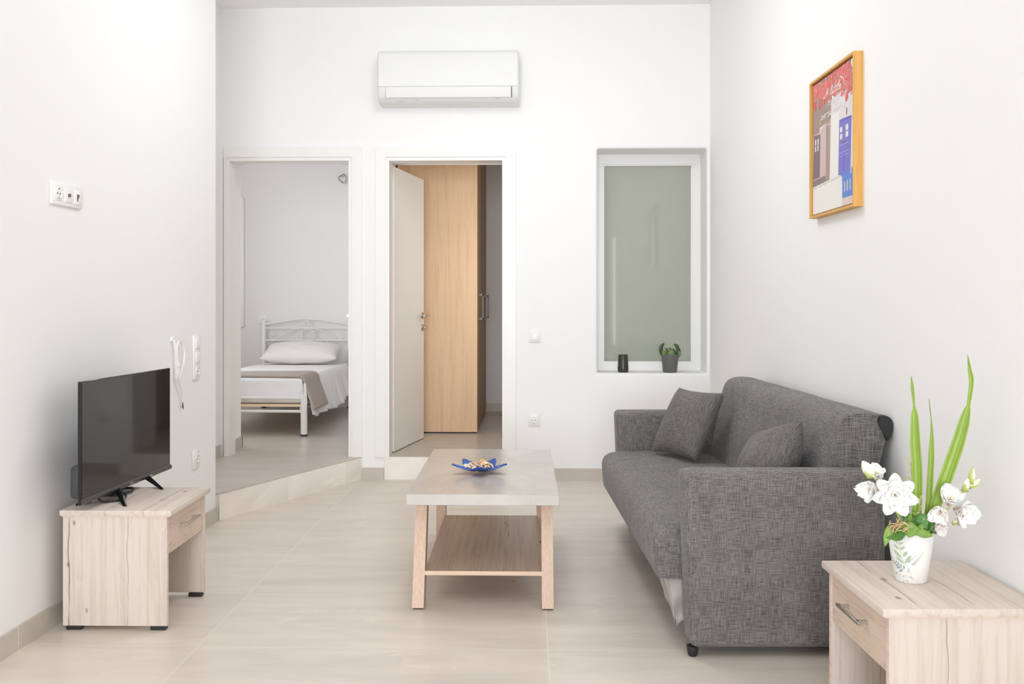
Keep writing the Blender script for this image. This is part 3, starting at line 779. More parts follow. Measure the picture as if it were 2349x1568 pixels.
for a_, b_ in zip(rows, rows[1:]):
    for i in range(n_): m.face([a_[i], a_[(i + 1) % n_], b_[(i + 1) % n_], b_[i]])
m.face(rows[0]); m.face(rows[-1][::-1])
m.obj('seat', 'sofa', sf, angle=55)
# backrest
bp = [(.480, .395), (.500, .50), (.530, .66), (.545, .735), (.562, .772), (.590, .793), (.635, .800), (.690, .795), (.722, .780), (.733, .755), (.728, .73), (.690, .58), (.655, .40)]
bp = [tuple(p) for p in smoothpts([(p[0], p[1], 0) for p in bp], 3)]
m = MB(); rows = []; n_ = len(bp); NV = 90
cu, cw = .60, .6
for j in range(NV):
    v_ = AT + .004 + (SL - 2 * AT - .008) * j / (NV - 1)
    e = min(v_ - AT - .004, SL - AT - .004 - v_); k = 1 - .045 * max(0, 1 - e / .035) ** 2
    rows.append([m.v((cu + (p[0] - cu) * k + .003 * noise.noise(Vector((p[1] * 7, v_ * 4, 3))), v_, cw + (p[1] - cw) * (1 - (1 - k) * .5) + .003 * noise.noise(Vector((p[0] * 7, v_ * 5, 8))))) for p in bp])
for a_, b_ in zip(rows, rows[1:]):
    for i in range(n_): m.face([a_[i], a_[(i + 1) % n_], b_[(i + 1) % n_], b_[i]])
m.face(rows[0]); m.face(rows[-1][::-1])
m.obj('backrest', 'sofa', sf, angle=60)
m = MB()
cpz = [(.7005, .790), (.7165, .788), (.733, .778), (.7395, .760), (.738, .738), (.728, .708), (.722, .70), (.716, .703), (.712, .715), (.705, .735), (.694, .752), (.688, .765), (.690, .78)]
m.prism(cpz, AT - .008, AT + .05, lambda p, h: (p[0], h, p[1]))
es = [e for e in m.bm.edges]
bmesh.ops.bevel(m.bm, geom=es, offset=.003, segments=2, affect='EDGES')
m.obj('corner_guard', 'black', sf, angle=50)
bx('base_frame', 'black', sf, .16, .60, AT + .02, SL - AT - .02, .075, .225)
# torn liner cloth sagging below the seat
m = MB()
def liner(u_, v_):
    y = AT + .004 + u_ * (SL - 2 * AT - .05)
    dep = .012 + .155 * max(0, 1 - u_ / .26) ** 1.1 + .010 * math.exp(-((u_ - .93) / .05) ** 2)
    z = .226 - dep * v_ + .004 * math.sin(u_ * 260) * v_
    x = -.042 + .045 * v_ * max(0, 1 - u_ / .3) + .010 * math.sin(u_ * 70 + v_ * 5) * v_ * max(0, 1 - u_ / .4)
    return (x, y, z)
m.grid(liner, 150, 10)
m.grid(lambda u_, v_: (-.046 + .044 * v_ ** .8 + u_ * .11, AT + .010 + .016 * u_ + .006 * math.sin(v_ * 9 + u_ * 4), .226 - (.165 - .02 * math.sin(u_ * 7)) * v_), 14, 14)
o = m.obj('liner', 'film', sf); o['label'] = 'torn pale liner cloth sagging under the seat'
md = o.modifiers.new('thickness', 'SOLIDIFY'); md.thickness = .0012
for u_, v_ in ((.030, .030), (.085, SL - .06), (.61, .03), (.61, SL - .035)):
    m = MB(); m.lathe([(.004, 0), (.013, 0), (.017, .008), (.020, .026), (.020, .034), (.004, .034)], 20, (u_, v_, 0)); m.obj('foot', 'black', sf)

# scatter cushions
def cushion(label, c, e1, e2, T, seed, mat='cushion', name='cushion', cat='cushion', pinch=.07, wr=.004):
    e1 = Vector(e1); e2 = Vector(e2); n = e1.cross(e2).normalized()
    m = MB(); NN = 33
    def p3(u_, v_, s):
        x = u_ * (1 - pinch * (1 - v_ * v_)); y = v_ * (1 - pinch * (1 - u_ * u_))
        t_ = max(0, (1 - abs(u_) ** 2.4) * (1 - abs(v_) ** 2.4)) ** .48
        h = s * T / 2 * t_ + wr * t_ ** .3 * noise.noise(Vector((u_ * 3 + seed, v_ * 3, s * 2))) + wr * .6 * t_ ** .5 * noise.noise(Vector((u_ * 7 + v_ * 4 + seed, v_ * 2, s * 5)))
        return Vector((x / 2 * e1.length, y / 2 * e2.length, h))
    V = {}
    for s in (1, -1):
        for j in range(NN):
            for i in range(NN):
                edge = i in (0, NN - 1) or j in (0, NN - 1)
                if edge and s == -1: V[(s, i, j)] = V[(1, i, j)]; continue
                V[(s, i, j)] = m.v(p3(-1 + 2 * i / (NN - 1), -1 + 2 * j / (NN - 1), s if not edge else 0))
        for j in range(NN - 1):
            for i in range(NN - 1):
                m.face([V[(s, i, j)], V[(s, i + 1, j)], V[(s, i + 1, j + 1)], V[(s, i, j + 1)]])
    o = m.obj(name, mat, angle=75)
    ax_ = e1.normalized(); ay_ = n.cross(ax_).normalized()
    o.matrix_world = Matrix.Translation(c) @ Matrix((ax_, ay_, n)).transposed().to_4x4()
    return tag(o, label, cat)
cushion('square grey cushion leaning in the far corner of the sofa', (.785, 4.735, .585), (.175, -.29, .0), (.165, .075, .315), .15, 1)
cushion('grey cushion slumped behind the near arm of the sofa', (.898, 3.595, .578), (-.06, .36, -.10), (.12, .045, .25), .18, 5)

# ------------------------------------------------------------------ framed print on the right wall
PW, PH = .531, .581
pf = thing('framed_print', 'golden wood framed print of a blue door and red blossom on the right wall', 'picture', (RX(3.855), 3.855, 1.5375), 0)
pf.rotation_euler = (0, 0, .016)
# local: x into the wall is +, u = left-to-right in the picture runs towards -y
def U(u_, v_, d): return (-.034 + d, PW / 2 - u_, v_)
m = MB(); fw = .010
for a0, a1, c0, c1 in ((0, PW, 0, fw), (0, PW, PH - fw, PH), (0, fw, fw, PH - fw), (PW - fw, PW, fw, PH - fw)):
    m.box(-.036, 0, PW / 2 - a1, PW / 2 - a0, c0, c1)
m.obj('frame', 'frame_wood', pf, smooth=False)
m = MB(); m.box(-.022, -.004, -PW / 2 + fw, PW / 2 - fw, fw, PH - fw); m.obj('rebate', 'p_edge', pf)
PMATS = ['p_white', 'p_brown', 'p_pink', 'p_ldoor', 'p_trunk', 'p_stone', 'p_lilac', 'p_door', 'p_line', 'p_pane', 'p_gate', 'p_slot', 'p_cap', 'p_floor', 'p_lamp', 'p_text', 'p_r1', 'p_r2', 'p_r3', 'p_r4', 'p_door2']
pmi = {n: i for i, n in enumerate(PMATS)}
m = MB(); lay = [0]
iu0, iu1, iv0, iv1 = .016, PW - .016, .016, PH - .016
def clip(p): return (min(max(p[0] + .012, iu0), iu1), min(max(p[1], iv0), iv1))
def pp(mat, pts, fine=False):
    lay[0] += 1 if not fine else .2; d = .0093 - lay[0] * .00001
    m.mi = pmi[mat]; m.poly([U(*clip(p), d) for p in pts])
def quads(mat, pts):
    for i in range(0, len(pts), 4): pp(mat, pts[i:i + 4])
m.mi = 0; m.box(-.024, -.0215, -PW / 2 + iu0, PW / 2 - iu0, iv0, iv1)
pp('p_brown', [(-.01, .57), (.236, .57), (.236, .383), (.168, .377), (.065, .37), (-.01, .363)])
pp('p_pink', [(.105, .362), (.168, .377), (.233, .384), (.225, .337), (.214, .135), (-.006, .134), (-.003, .364)])
pp('p_brown', [(-.01, .40), (.10, .40), (.085, .355), (.05, .350), (.02, .353), (-.01, .345)])
pp('p_lilac', [(.331, .51), (.515, .51), (.515, .12), (.331, .12), (.331, .341), (.233, .384), (.233, .44)])
pp('p_white', [(.233, .405), (.331, .397), (.320, .137), (.223, .136)])
pp('p_white', [(.47, .33), (.515, .33), (.515, .10), (.47, .10)])
pp('p_ldoor', [(.015, .35), (.101, .344), (.093, .165), (.003, .165)])
quads('p_pane', [(.032, .331), (.047, .331), (.045, .308), (.03, .307), (.065, .331), (.079, .329), (.076, .305), (.062, .305), (.031, .304), (.045, .304), (.043, .28), (.029, .28), (.062, .303), (.076, .303), (.074, .278), (.061, .279)])
pp('p_trunk', [(.172, .38), (.221, .385), (.214, .137), (.166, .138)])
pp('p_brown', [(.178, .36), (.192, .36), (.200, .23), (.193, .14), (.180, .14), (.186, .24)])
pp('p_stone', [(-.01, .16), (.16, .164), (.172, .138), (-.01, .128)])
pp('p_door', [(.331, .358), (.468, .352), (.451, .100), (.317, .120)])
pp('p_door2', [(.331, .358), (.468, .352), (.467, .342), (.331, .348)])
quads('p_pane', [(.338, .327), (.366, .327), (.366, .306), (.338, .306), (.402, .327), (.433, .325), (.432, .304), (.402, .304), (.340, .300), (.366, .300), (.365, .279), (.338, .278), (.402, .300), (.433, .299), (.431, .279), (.401, .278)])
pp('p_ldoor', [(.359, .268), (.414, .267), (.414, .259), (.359, .261)])
for q in ((.331, .437, .2555), (.331, .437, .226), (.331, .372, .2115), (.392, .433, .212)):
    pp('p_line', [(q[0], q[2] + .001), (q[1], q[2] + .001), (q[1], q[2] - .0015), (q[0], q[2] - .0015)])
pp('p_door2', [(.376, .212), (.388, .212), (.386, .13), (.374, .13)])
pp('p_white', [(-.01, .132), (.331, .142), (.363, .131), (.366, .0), (-.01, .0)])
quads('p_cap', [(.007, .128), (.056, .131), (.056, .124), (.007, .120), (.074, .130), (.212, .136), (.212, .129), (.074, .122), (.229, .136), (.349, .140), (.349, .133), (.229, .128)])
pp('p_floor', [(.366, .046), (.515, .047), (.515, .01), (.366, .01)])
pp('p_gate', [(.366, .047), (.366, .132), (.465, .132), (.497, .132), (.497, .047)])
for a0, a1, t_ in ((.366, .386, .152), (.402, .414, .167), (.431, .445, .167), (.465, .478, .158), (.478, .494, .140)):
    pp('p_gate', [(a0, .130), (a0, t_ - .008), ((a0 + a1) / 2, t_), (a1, t_ - .008), (a1, .130)])
quads('p_slot', [(.387, .107), (.399, .109), (.397, .071), (.385, .069), (.416, .109), (.428, .112), (.428, .071), (.414, .071), (.447, .111), (.458, .113), (.458, .071), (.445, .071)])
pp('p_lamp', [(.407, .388), (.414, .392), (.422, .386), (.422, .374), (.418, .362), (.411, .362), (.407, .372)])
rr = random.Random(11)
def inside(u_, v_):
    low = .475 + .02 * math.sin(u_ * 22) if u_ < .1 else (.46 if u_ < .32 else (.455 - .03 * (u_ > .40) + .01 * math.sin(u_ * 60)))
    return v_ > low and not (u_ > .455 and v_ > .535) and not (.36 < u_ < .40 and v_ > .565)
def blobp(mat, u_, v_, r):
    k = rr.randint(6, 8); a0 = rr.random() * 6
    pp(mat, [(u_ + r * rr.uniform(.6, 1.15) * math.cos(a0 + i * 2 * PI / k), v_ + r * rr.uniform(.6, 1.15) * math.sin(a0 + i * 2 * PI / k)) for i in range(k)], True)
pp('p_r2', [(-.01, .57), (.46, .57), (.44, .53), (.515, .50), (.515, .452), (.44, .455), (.34, .47), (.23, .475), (.10, .49), (-.01, .50)])
for i in range(460):
    u_, v_ = rr.uniform(-.01, .515), rr.uniform(.42, .575)
    if inside(u_, v_): blobp(rr.choice(['p_r1', 'p_r2', 'p_r3', 'p_r3', 'p_r1', 'p_r4', 'p_r2', 'p_brown']), u_, v_, rr.uniform(.005, .013))
for u_, v_ in ((.03, .472), (.035, .462), (.085, .468), (.088, .455), (.02, .485), (.41, .437), (.408, .428), (.495, .435), (.50, .425), (.43, .447), (.36, .452), (.46, .45)):
    blobp('p_r1', u_, v_, .010)
for u_, v_ in ((.10, .556), (.12, .548), (.17, .559), (.24, .55), (.38, .563)): blobp('p_text', u_, v_, .004)
# hand lettering
SF = {'A': (1.05, [[(-.28, .45), (-.32, .1), (-.05, .05), (.25, .6), (.72, 2.1), (.72, 1.0), (.78, 0)], [(.2, .82), (1.0, 1.0)]]), 'l': (.5, [[(.02, .2), (.28, 1.1), (.38, 2.05), (.24, 2.1), (.13, .8), (.18, .05), (.42, .15)]]),
      'i': (.45, [[(.02, .2), (.2, 1), (.14, .25), (.22, 0), (.42, .15)], [(.22, 1.4), (.25, 1.5)]]), 't': (.5, [[(.26, 1.9), (.16, .4), (.24, 0), (.46, .15)], [(0, 1.15), (.48, 1.28)]]),
      'e': (.58, [[(.05, .42), (.42, .6), (.40, .95), (.22, 1), (.06, .6), (.12, .12), (.3, 0), (.56, .2)]]), 'm': (.95, [[(.05, 1), (.05, 0)], [(.05, .6), (.25, 1), (.38, .85), (.36, 0)], [(.36, .6), (.58, 1), (.72, .85), (.70, .1), (.85, .1)]]),
      'o': (.66, [[(.32, 1), (.08, .7), (.08, .25), (.28, 0), (.5, .25), (.5, .75), (.32, 1), (.62, .9)]]), 'r': (.56, [[(.05, 1), (.10, 0)], [(.10, .55), (.3, 1), (.5, .92)]]),
      'p': (.66, [[(.12, 1), (.02, -1)], [(.08, .65), (.35, 1), (.54, .6), (.35, .08), (.08, .2)]]), 's': (.54, [[(.46, .9), (.25, 1), (.1, .75), (.4, .35), (.3, .02), (.04, .1)]]),
      'n': (.66, [[(.05, 1), (.05, 0)], [(.05, .6), (.3, 1), (.45, .82), (.43, .1), (.6, .12)]]), 'c': (.55, [[(.48, .85), (.28, 1), (.07, .6), (.12, .12), (.35, 0), (.52, .2)]]), ' ': (.5, [])}
def write(txt, u0, u1, v0, xh):
    tot = sum(SF[c][0] for c in txt); k = (u1 - u0) / tot; u_ = u0
    for ch in txt:
        w_, ss = SF[ch]
        for s in ss:
            pts = smoothpts([(u_ + (p[0] + .18 * p[1]) * k, v0 + p[1] * xh, 0) for p in s], 4) if len(s) > 2 else [(u_ + (p[0] + .18 * p[1]) * k, v0 + p[1] * xh, 0) for p in s]
            m.ribbon([(p[0] + .012, p[1]) for p in pts], .0036, lambda a_, b_: U(a_, b_, .0093 - (lay[0] + 6) * .00001))
        u_ += w_ * k
m.mi = pmi['p_text']
write('A little', .155, .352, .481, .0155); write('more', .190, .315, .440, .019); write('persistence', .105, .400, .399, .0155)
def stroke(pts, w): m.ribbon([(p[0] + .012, p[1]) for p in pts], w, lambda a_, b_: U(a_, b_, .0093 - (lay[0] + 6) * .00001))
stroke([(.187, .3655), (.229, .3625)], .0022)
stroke([(p[0], p[1]) for p in smoothpts([(.345, .526, 0), (.366, .518, 0), (.382, .505, 0), (.390, .487, 0)], 5)], .004)
for a_, b_ in (((.372, .537), (.370, .530)), ((.397, .528), (.391, .518)), ((.413, .513), (.404, .509)), ((.412, .494), (.403, .495)), ((.408, .480), (.398, .485))): stroke([a_, b_], .003)
m.obj('print', PMATS, pf, recalc=False, smooth=False)

# ------------------------------------------------------------------ flower vase and its flowers
VX, VY, VZ = 1.022, 2.575, .432
R0, R1, VH = .041, .060, .134
prof = [(.002, 0), (R0 - .003, 0), (R0, .003), (R1, VH), (R1 - .0015, VH + .001), (R1 - .003, VH - .001), (R0 - .003, .008), (.002, .008)]
m = MB(); m.lathe(prof, 56)
fd = math.atan2(-VY, -VX)         # direction of the decorated face
def D(x, y, o=.0005):
    """spot on the vase wall: x, y in sketch units (12060 per metre across), origin top left"""
    dx = (x - 1375) / 12.06 / 850; z = VH * min(1, max(0, (1380 - y) / 1400))
    R = R0 + (R1 - R0) * z / VH
    a = fd + math.asin(max(-.98, min(.98, dx / R)))
    return ((R + o) * math.cos(a), (R + o) * math.sin(a), z)
def vleaf(x0, y0, x1, y1, w, mi):
    m.mi = mi; P = []
    L_ = math.hypot(x1 - x0, y1 - y0); nx, ny = -(y1 - y0) / L_, (x1 - x0) / L_
    for i in range(7):
        t_ = i / 6; ww = w / 2 * math.sin(PI * t_) ** .8
        P.append((x0 + (x1 - x0) * t_, y0 + (y1 - y0) * t_, ww))
    for a_, b_ in zip(P, P[1:]):
        q = [(a_[0] + nx * a_[2], a_[1] + ny * a_[2]), (b_[0] + nx * b_[2], b_[1] + ny * b_[2]), (b_[0] - nx * b_[2], b_[1] - ny * b_[2]), (a_[0] - nx * a_[2], a_[1] - ny * a_[2])]
        m.poly([D(*p) for p in q])
for a_ in ((1090, 110, 1110, 60, 34), (1060, 165, 1010, 80, 44), (1080, 165, 1150, 130, 38), (1050, 285, 960, 140, 60), (1070, 300, 1200, 215, 60), (1085, 450, 960, 320, 66), (1100, 440, 1240, 335, 76)): vleaf(*a_, 1)
for a_ in ((1150, 685, 950, 480, 80), (1190, 630, 1290, 455, 85), (1230, 820, 1000, 670, 70), (1240, 800, 1390, 560, 100)): vleaf(*a_, 2)
for a_ in ((1180, 990, 1095, 1080, 60), (1120, 935, 1030, 995, 58), (1060, 895, 1000, 945, 52), (1005, 845, 950, 895, 48), (955, 815, 915, 845, 42), (1100, 900, 1060, 800, 34), (1150, 950, 1130, 840, 34), (1210, 985, 1210, 860, 42), (1040, 850, 1005, 775, 30), (925, 775, 880, 730, 40)): vleaf(*a_, 3)
for i in range(9):
    t_ = i / 8; bx0, by0 = 1345 + 290 * t_, 780 - 330 * t_
    s = 1 - .75 * t_
    vleaf(bx0 + 35, by0 + 20, bx0 + 35 + 120 * s, by0 + 40 * s + 10, 30 * s + 6, 4); vleaf(bx0, by0, bx0 + 20 - 45 * s, by0 - 60 * s, 24 * s + 6, 4)
vleaf(1312, 1080, 1332, 915, 46, 5)
rr = random.Random(5)
for i in range(34):
    x, y = rr.uniform(980, 1440), rr.uniform(1090, 1340)
    if y > 1140 + (x - 980) * .5 + 130 or y < 1050 + (x - 1150) * .45: continue
    vleaf(x, y, x + rr.uniform(-18, 18), y + rr.uniform(14, 30), rr.uniform(14, 24), 3)
m.mi = 4
for pl in ([(1080, 165), (1090, 300), (1110, 450), (1170, 680), (1245, 830), (1310, 950), (1370, 1080), (1410, 1200)], [(1250, 1160), (1350, 1190), (1450, 1235), (1540, 1310), (1610, 1385)], [(930, 800), (1050, 880), (1180, 990)]):
    m.ribbon(pl, 6, lambda a_, b_: D(a_, b_, .0003))
o = m.obj('flower_vase', ['vase', 'd1', 'd2', 'd3', 'd4', 'd5'], recalc=False); o.location = (VX, VY, VZ)
tag(o, 'white tapered vase painted with green ferns on the near right cabinet', 'vase')
FO = Vector((VX, VY, VZ))
def blade(label, pts, ws, tw):
    P = smoothpts(pts, 7); n = len(P); m = MB(); COLS = 9
    rows = []
    view = Vector((-.37, -.93, 0))
    for i, p in enumerate(P):
        t_ = i / (n - 1); k = t_ * (len(ws) - 1); a_ = int(min(k, len(ws) - 2)); w_ = ws[a_] + (ws[a_ + 1] - ws[a_]) * (k - a_)
        tg = (P[min(i + 1, n - 1)] - P[max(i - 1, 0)]).normalized()
        s = tg.cross(view).normalized(); nn = s.cross(tg).normalized()
        ka = tw[0] + (tw[1] - tw[0]) * max(0, (t_ - .55) / .45)
        s2 = s * math.cos(ka) + nn * math.sin(ka); n2 = s2.cross(tg)
        rows.append([m.v(p + s2 * w_ * (c / (COLS - 1) - .5) + n2 * w_ * .22 * (abs(c / (COLS - 1) - .5) * 2) ** 2 + n2 * (.0006 if c % 2 else 0)) for c in range(COLS)])
    for a_, b_ in zip(rows, rows[1:]):
        for c in range(COLS - 1):
            m.mi = 1 if c in (1, 4, 6) else 0
            m.face([a_[c], a_[c + 1], b_[c + 1], b_[c]])
    o = m.obj('sword_leaf', ['blade', 'blade2'], recalc=False); setloc(o, pts[0])
    md = o.modifiers.new('thickness', 'SOLIDIFY'); md.thickness = .0009
    return tag(o, label, 'leaf', 'sword leaves in the vase')
blade('left sword-shaped green leaf with a curled tip in the vase', [(1.030, VY, .462), (1.038, VY, .60), (1.040, VY, .71), (1.035, VY, .80), (1.033, VY, .87), (1.031, VY, .90), (1.027, VY, .945), (1.024, VY, .977)], [.016, .024, .0265, .025, .018, .005, .009, .0008], (.15, .5))
blade('narrow short sword leaf in the middle of the vase', [(1.046, VY + .01, .462), (1.070, VY + .01, .60), (1.079, VY + .01, .72), (1.082, VY + .01, .80), (1.081, VY + .01, .855), (1.078, VY + .01, .885), (1.075, VY + .01, .916)], [.010, .014, .0155, .014, .007, .002, .003, .0006], (.1, .9))
blade('right tall leaning sword leaf bent near its tip', [(1.052, VY + .005, .462), (1.088, VY, .63), (1.118, VY - .005, .72), (1.146, VY - .01, .81), (1.166, VY - .01, .885), (1.172, VY - .01, .915), (1.178, VY - .01, .965), (1.173, VY - .01, 1.0), (1.168, VY - .01, 1.036)], [.012, .026, .032, .032, .026, .008, .010, .012, .008, .0006], (.1, .4))

def petal(m, c, ax, ang, Lp, Wp, o0, o1, ruf, seed, mi=0):
    ax = ax.normalized(); e1 = ax.orthogonal().normalized(); e2 = ax.cross(e1)
    rad = e1 * math.cos(ang) + e2 * math.sin(ang); sd = ax.cross(rad)
    NU, NV_ = 9, 10; R = []
    pos = Vector((0, 0)); pr_ = []
    for j in range(NV_):
        t_ = j / (NV_ - 1); pr_.append(pos.copy()); a_ = o0 + (o1 - o0) * t_
        pos = pos + Vector((math.sin(a_), math.cos(a_))) * Lp / (NV_ - 1)
    m.mi = mi
    for j in range(NV_):
        t_ = j / (NV_ - 1); w_ = Wp * (math.sin(PI * min(1, .12 + .80 * t_ ** .9)) ** .8) * (1 if t_ < .97 else .45)
        row = []
        for i in range(NU):
            s = -1 + 2 * i / (NU - 1)
            q = c + rad * pr_[j].x + ax * pr_[j].y + sd * s * w_ / 2
            q += ax * (.20 * w_ * s * s * (1 - .6 * t_)) + ax * ruf * t_ * noise.noise(Vector((s * 2.2 + seed, t_ * 3, seed * 1.7)))
            row.append(m.v(q))
        R.append(row)
    for a_, b_ in zip(R, R[1:]):
        for i in range(NU - 1): m.face([a_[i], a_[i + 1], b_[i + 1], b_[i]])
def flower(parent, c, ax, R, seed, opening=1.0, mat='petal', full=False):
    ax = Vector(ax).normalized(); m = MB(); c = Vector(c) - FO
    base = c - ax * R * .50
    if full:                   # a wide double bloom with many pointed petals
        layers = ((7, 1.42, .80, .55, 1.62, 0), (6, 1.22, .74, .40, 1.30, .45), (5, .95, .62, .25, 1.0, .2), (3, .62, .48, .1, .6, .7))
    else:
        layers = ((3, 1.45, .98, .25, 1.15 * opening + .15, 0), (3, 1.30, .88, .18, 1.0 * opening, 1.047)) + (((3, .9, .62, .1, .75, .5),) if opening > .8 else ())
    for li, (k, ln_, wd_, a0, a1, off) in enumerate(layers):
        for q in range(k): petal(m, base + ax * .003 * li, ax, seed + off + q * 2 * PI / k, R * ln_, R * wd_, a0, a1, R * .34, seed * 3 + q + li * 9)
    m.mi = 1
    m.tube([base, base + ax * R * .30], [R * .12, R * .15], 8)
    m.mi = 2
    for k in range(4):
        a_ = k * 1.6 + seed; e1 = ax.orthogonal().normalized(); e2 = ax.cross(e1)
        d = (e1 * math.cos(a_) + e2 * math.sin(a_)) * R * .14
        m.tube([base + ax * R * .25, base + ax * R * .6 + d * .6, base + ax * R * .82 + d], [.0012, .001, .002], 6)
    o = m.obj('flower', [mat, 'throat', 'stamen'], parent, angle=80, recalc=False)
    md = o.modifiers.new('thickness', 'SOLIDIFY'); md.thickness = .0003
    return o
def budm(parent, a_, b_, r, green=.45):
    a_ = Vector(a_) - FO; b_ = Vector(b_) - FO
    m = MB(); n = 12
    m.tube([a_ + (b_ - a_) * (i / (n - 1)) for i in range(n)], [max(.0006, r * math.sin(PI * min(1, .08 + .9 * i / (n - 1))) ** .8) for i in range(n)], 10)
    bd = m.obj('bud', 'bud', parent)
    m = MB(); k = int(n * green) + 1; d = b_ - a_; s = d.orthogonal().normalized()
    for sg in (1, -1):
        m.grid(lambda u_, v_: a_ + d * (v_ * (green + .25)) + s * sg * (r * 1.15 * math.sin(PI * min(1, .1 + v_ * .75))) * math.cos((u_ - .5) * 2.2) + d.cross(s).normalized() * r * 1.15 * math.sin((u_ - .5) * 2.2) * (1 - v_), 7, 7)
    o = m.obj('calyx', 'calyx', bd, recalc=False); md = o.modifiers.new('thickness', 'SOLIDIFY'); md.thickness = .0006
def stem(parent, pts, r=.003, mat='calyx'):
    m = MB(); m.tube(smoothpts([Vector(p) - FO for p in pts], 6), r, 8); m.obj('stem', mat, parent)
g1 = thing('gladiolus', 'white gladiolus spray leaning to the left of the vase, with one big open bloom', 'flower', tuple(FO))
stem(g1, [(1.015, VY + .01, .460), (1.000, VY - .01, .565), (.965, VY - .015, .645), (.925, VY - .01, .71), (.897, VY, .738)])
flower(g1, (.964, VY - .045, .668), (-.33, -1, .12), .050, .35, full=True)
flower(g1, (.918, VY - .015, .675), (-1, -.55, .0), .044, 1.6, .65)
flower(g1, (.930, VY - .012, .712), (-.35, -.6, .7), .036, 2.7, .55)
budm(g1, (.918, VY - .012, .708), (.890, VY - .012, .752), .015)
g2 = thing('gladiolus', 'white gladiolus spray leaning to the right of the vase, with green tip buds', 'flower', tuple(FO))
stem(g2, [(1.035, VY - .005, .460), (1.068, VY - .01, .570), (1.115, VY - .01, .625), (1.160, VY - .005, .672), (1.192, VY, .71)])
flower(g2, (1.108, VY - .04, .655), (-.15, -.75, .75), .042, .9, .75)
flower(g2, (1.140, VY - .035, .624), (.35, -1, -.1), .046, 2.2, .9)
flower(g2, (1.083, VY - .04, .622), (-.55, -.8, -.2), .038, 3.9, .7)
flower(g2, (1.082, VY - .045, .592), (-.2, -.8, -.6), .032, 5.0, .45, 'petalp')
budm(g2, (1.160, VY - .01, .672), (1.168, VY - .012, .708), .009)
budm(g2, (1.180, VY, .690), (1.187, VY, .735), .009, .8)
budm(g2, (1.175, VY, .680), (1.206, VY, .703), .008, .6)
budm(g2, (1.118, VY - .03, .590), (1.140, VY - .035, .604), .007, .8)
def ivyleaf(parent, base, tip, w, mat, seed, lobes=True, droop=.3):
    base = Vector(base) - FO; tip = Vector(tip) - FO; d = tip - base; Ln = d.length; t = d.normalized()
    nn = Vector((-.37, -.85, .35)); s = t.cross(nn).normalized(); nn = s.cross(t)
    m = MB()
    def fn(u_, v_):
        a_ = -1 + 2 * u_
        wv = w * math.sin(PI * (.06 + .94 * v_)) ** .7 * (1 + (.22 * math.sin(v_ * 15 + seed) if lobes else 0)) * (1 - .35 * v_)
        return base + d * v_ + s * a_ * wv / 2 + nn * (droop * w * (-.25 * a_ * a_) + .12 * w * noise.noise(Vector((a_ * 2, v_ * 3, seed))))
    m.grid(fn, 9, 13)
    o = m.obj('leaf', mat, parent, recalc=False, angle=80); md = o.modifiers.new('thickness', 'SOLIDIFY'); md.thickness = .0007
IV = 'ivy sprigs round the vase rim'
def sprig(label, pts, leaves):
    t = thing('ivy_sprig', label, 'greenery', tuple(FO), 0, IV); stem(t, pts, .0017, 'stalk')
    for lf in leaves: ivyleaf(t, *lf)
fy_ = VY - .062
sprig('dark green ivy sprig drooping over the left side of the vase rim', [(1.000, VY - .02, .47), (.990, VY - .045, .565), (.965, VY - .058, .578)],
      [((.985, VY - .05, .578), (.936, VY - .062, .560), .046, 'ivy', 1, False), ((.945, VY - .055, .590), (.931, VY - .06, .535), .022, 'ivyl', 2, False), ((1.000, VY - .055, .600), (.992, VY - .068, .562), .046, 'ivyl', 3)])
sprig('dark lobed ivy sprig behind the middle of the vase rim', [(1.028, VY - .015, .47), (1.03, VY - .03, .56), (1.035, VY - .04, .60)],
      [((1.022, VY - .035, .612), (1.046, VY - .05, .580), .052, 'ivy', 4), ((1.062, VY - .03, .60), (1.070, VY - .045, .566), .034, 'ivy', 6), ((.998, VY - .03, .615), (1.006, VY - .045, .585), .036, 'ivy', 7)])
sprig('light green pointed sprig at the front of the vase rim', [(1.018, VY - .03, .47), (1.012, VY - .055, .568), (1.016, VY - .06, .578)],
      [((1.010, VY - .062, .578), (1.054, VY - .066, .566), .026, 'ivyl', 8, False), ((1.020, VY - .055, .575), (1.030, VY - .06, .596), .018, 'ivyl', 9, False), ((1.045, VY - .03, .600), (1.010, VY - .035, .622), .014, 'ivyl', 10, False), ((1.002, VY - .04, .59), (1.004, VY - .045, .62), .014, 'ivyl', 12, False)])
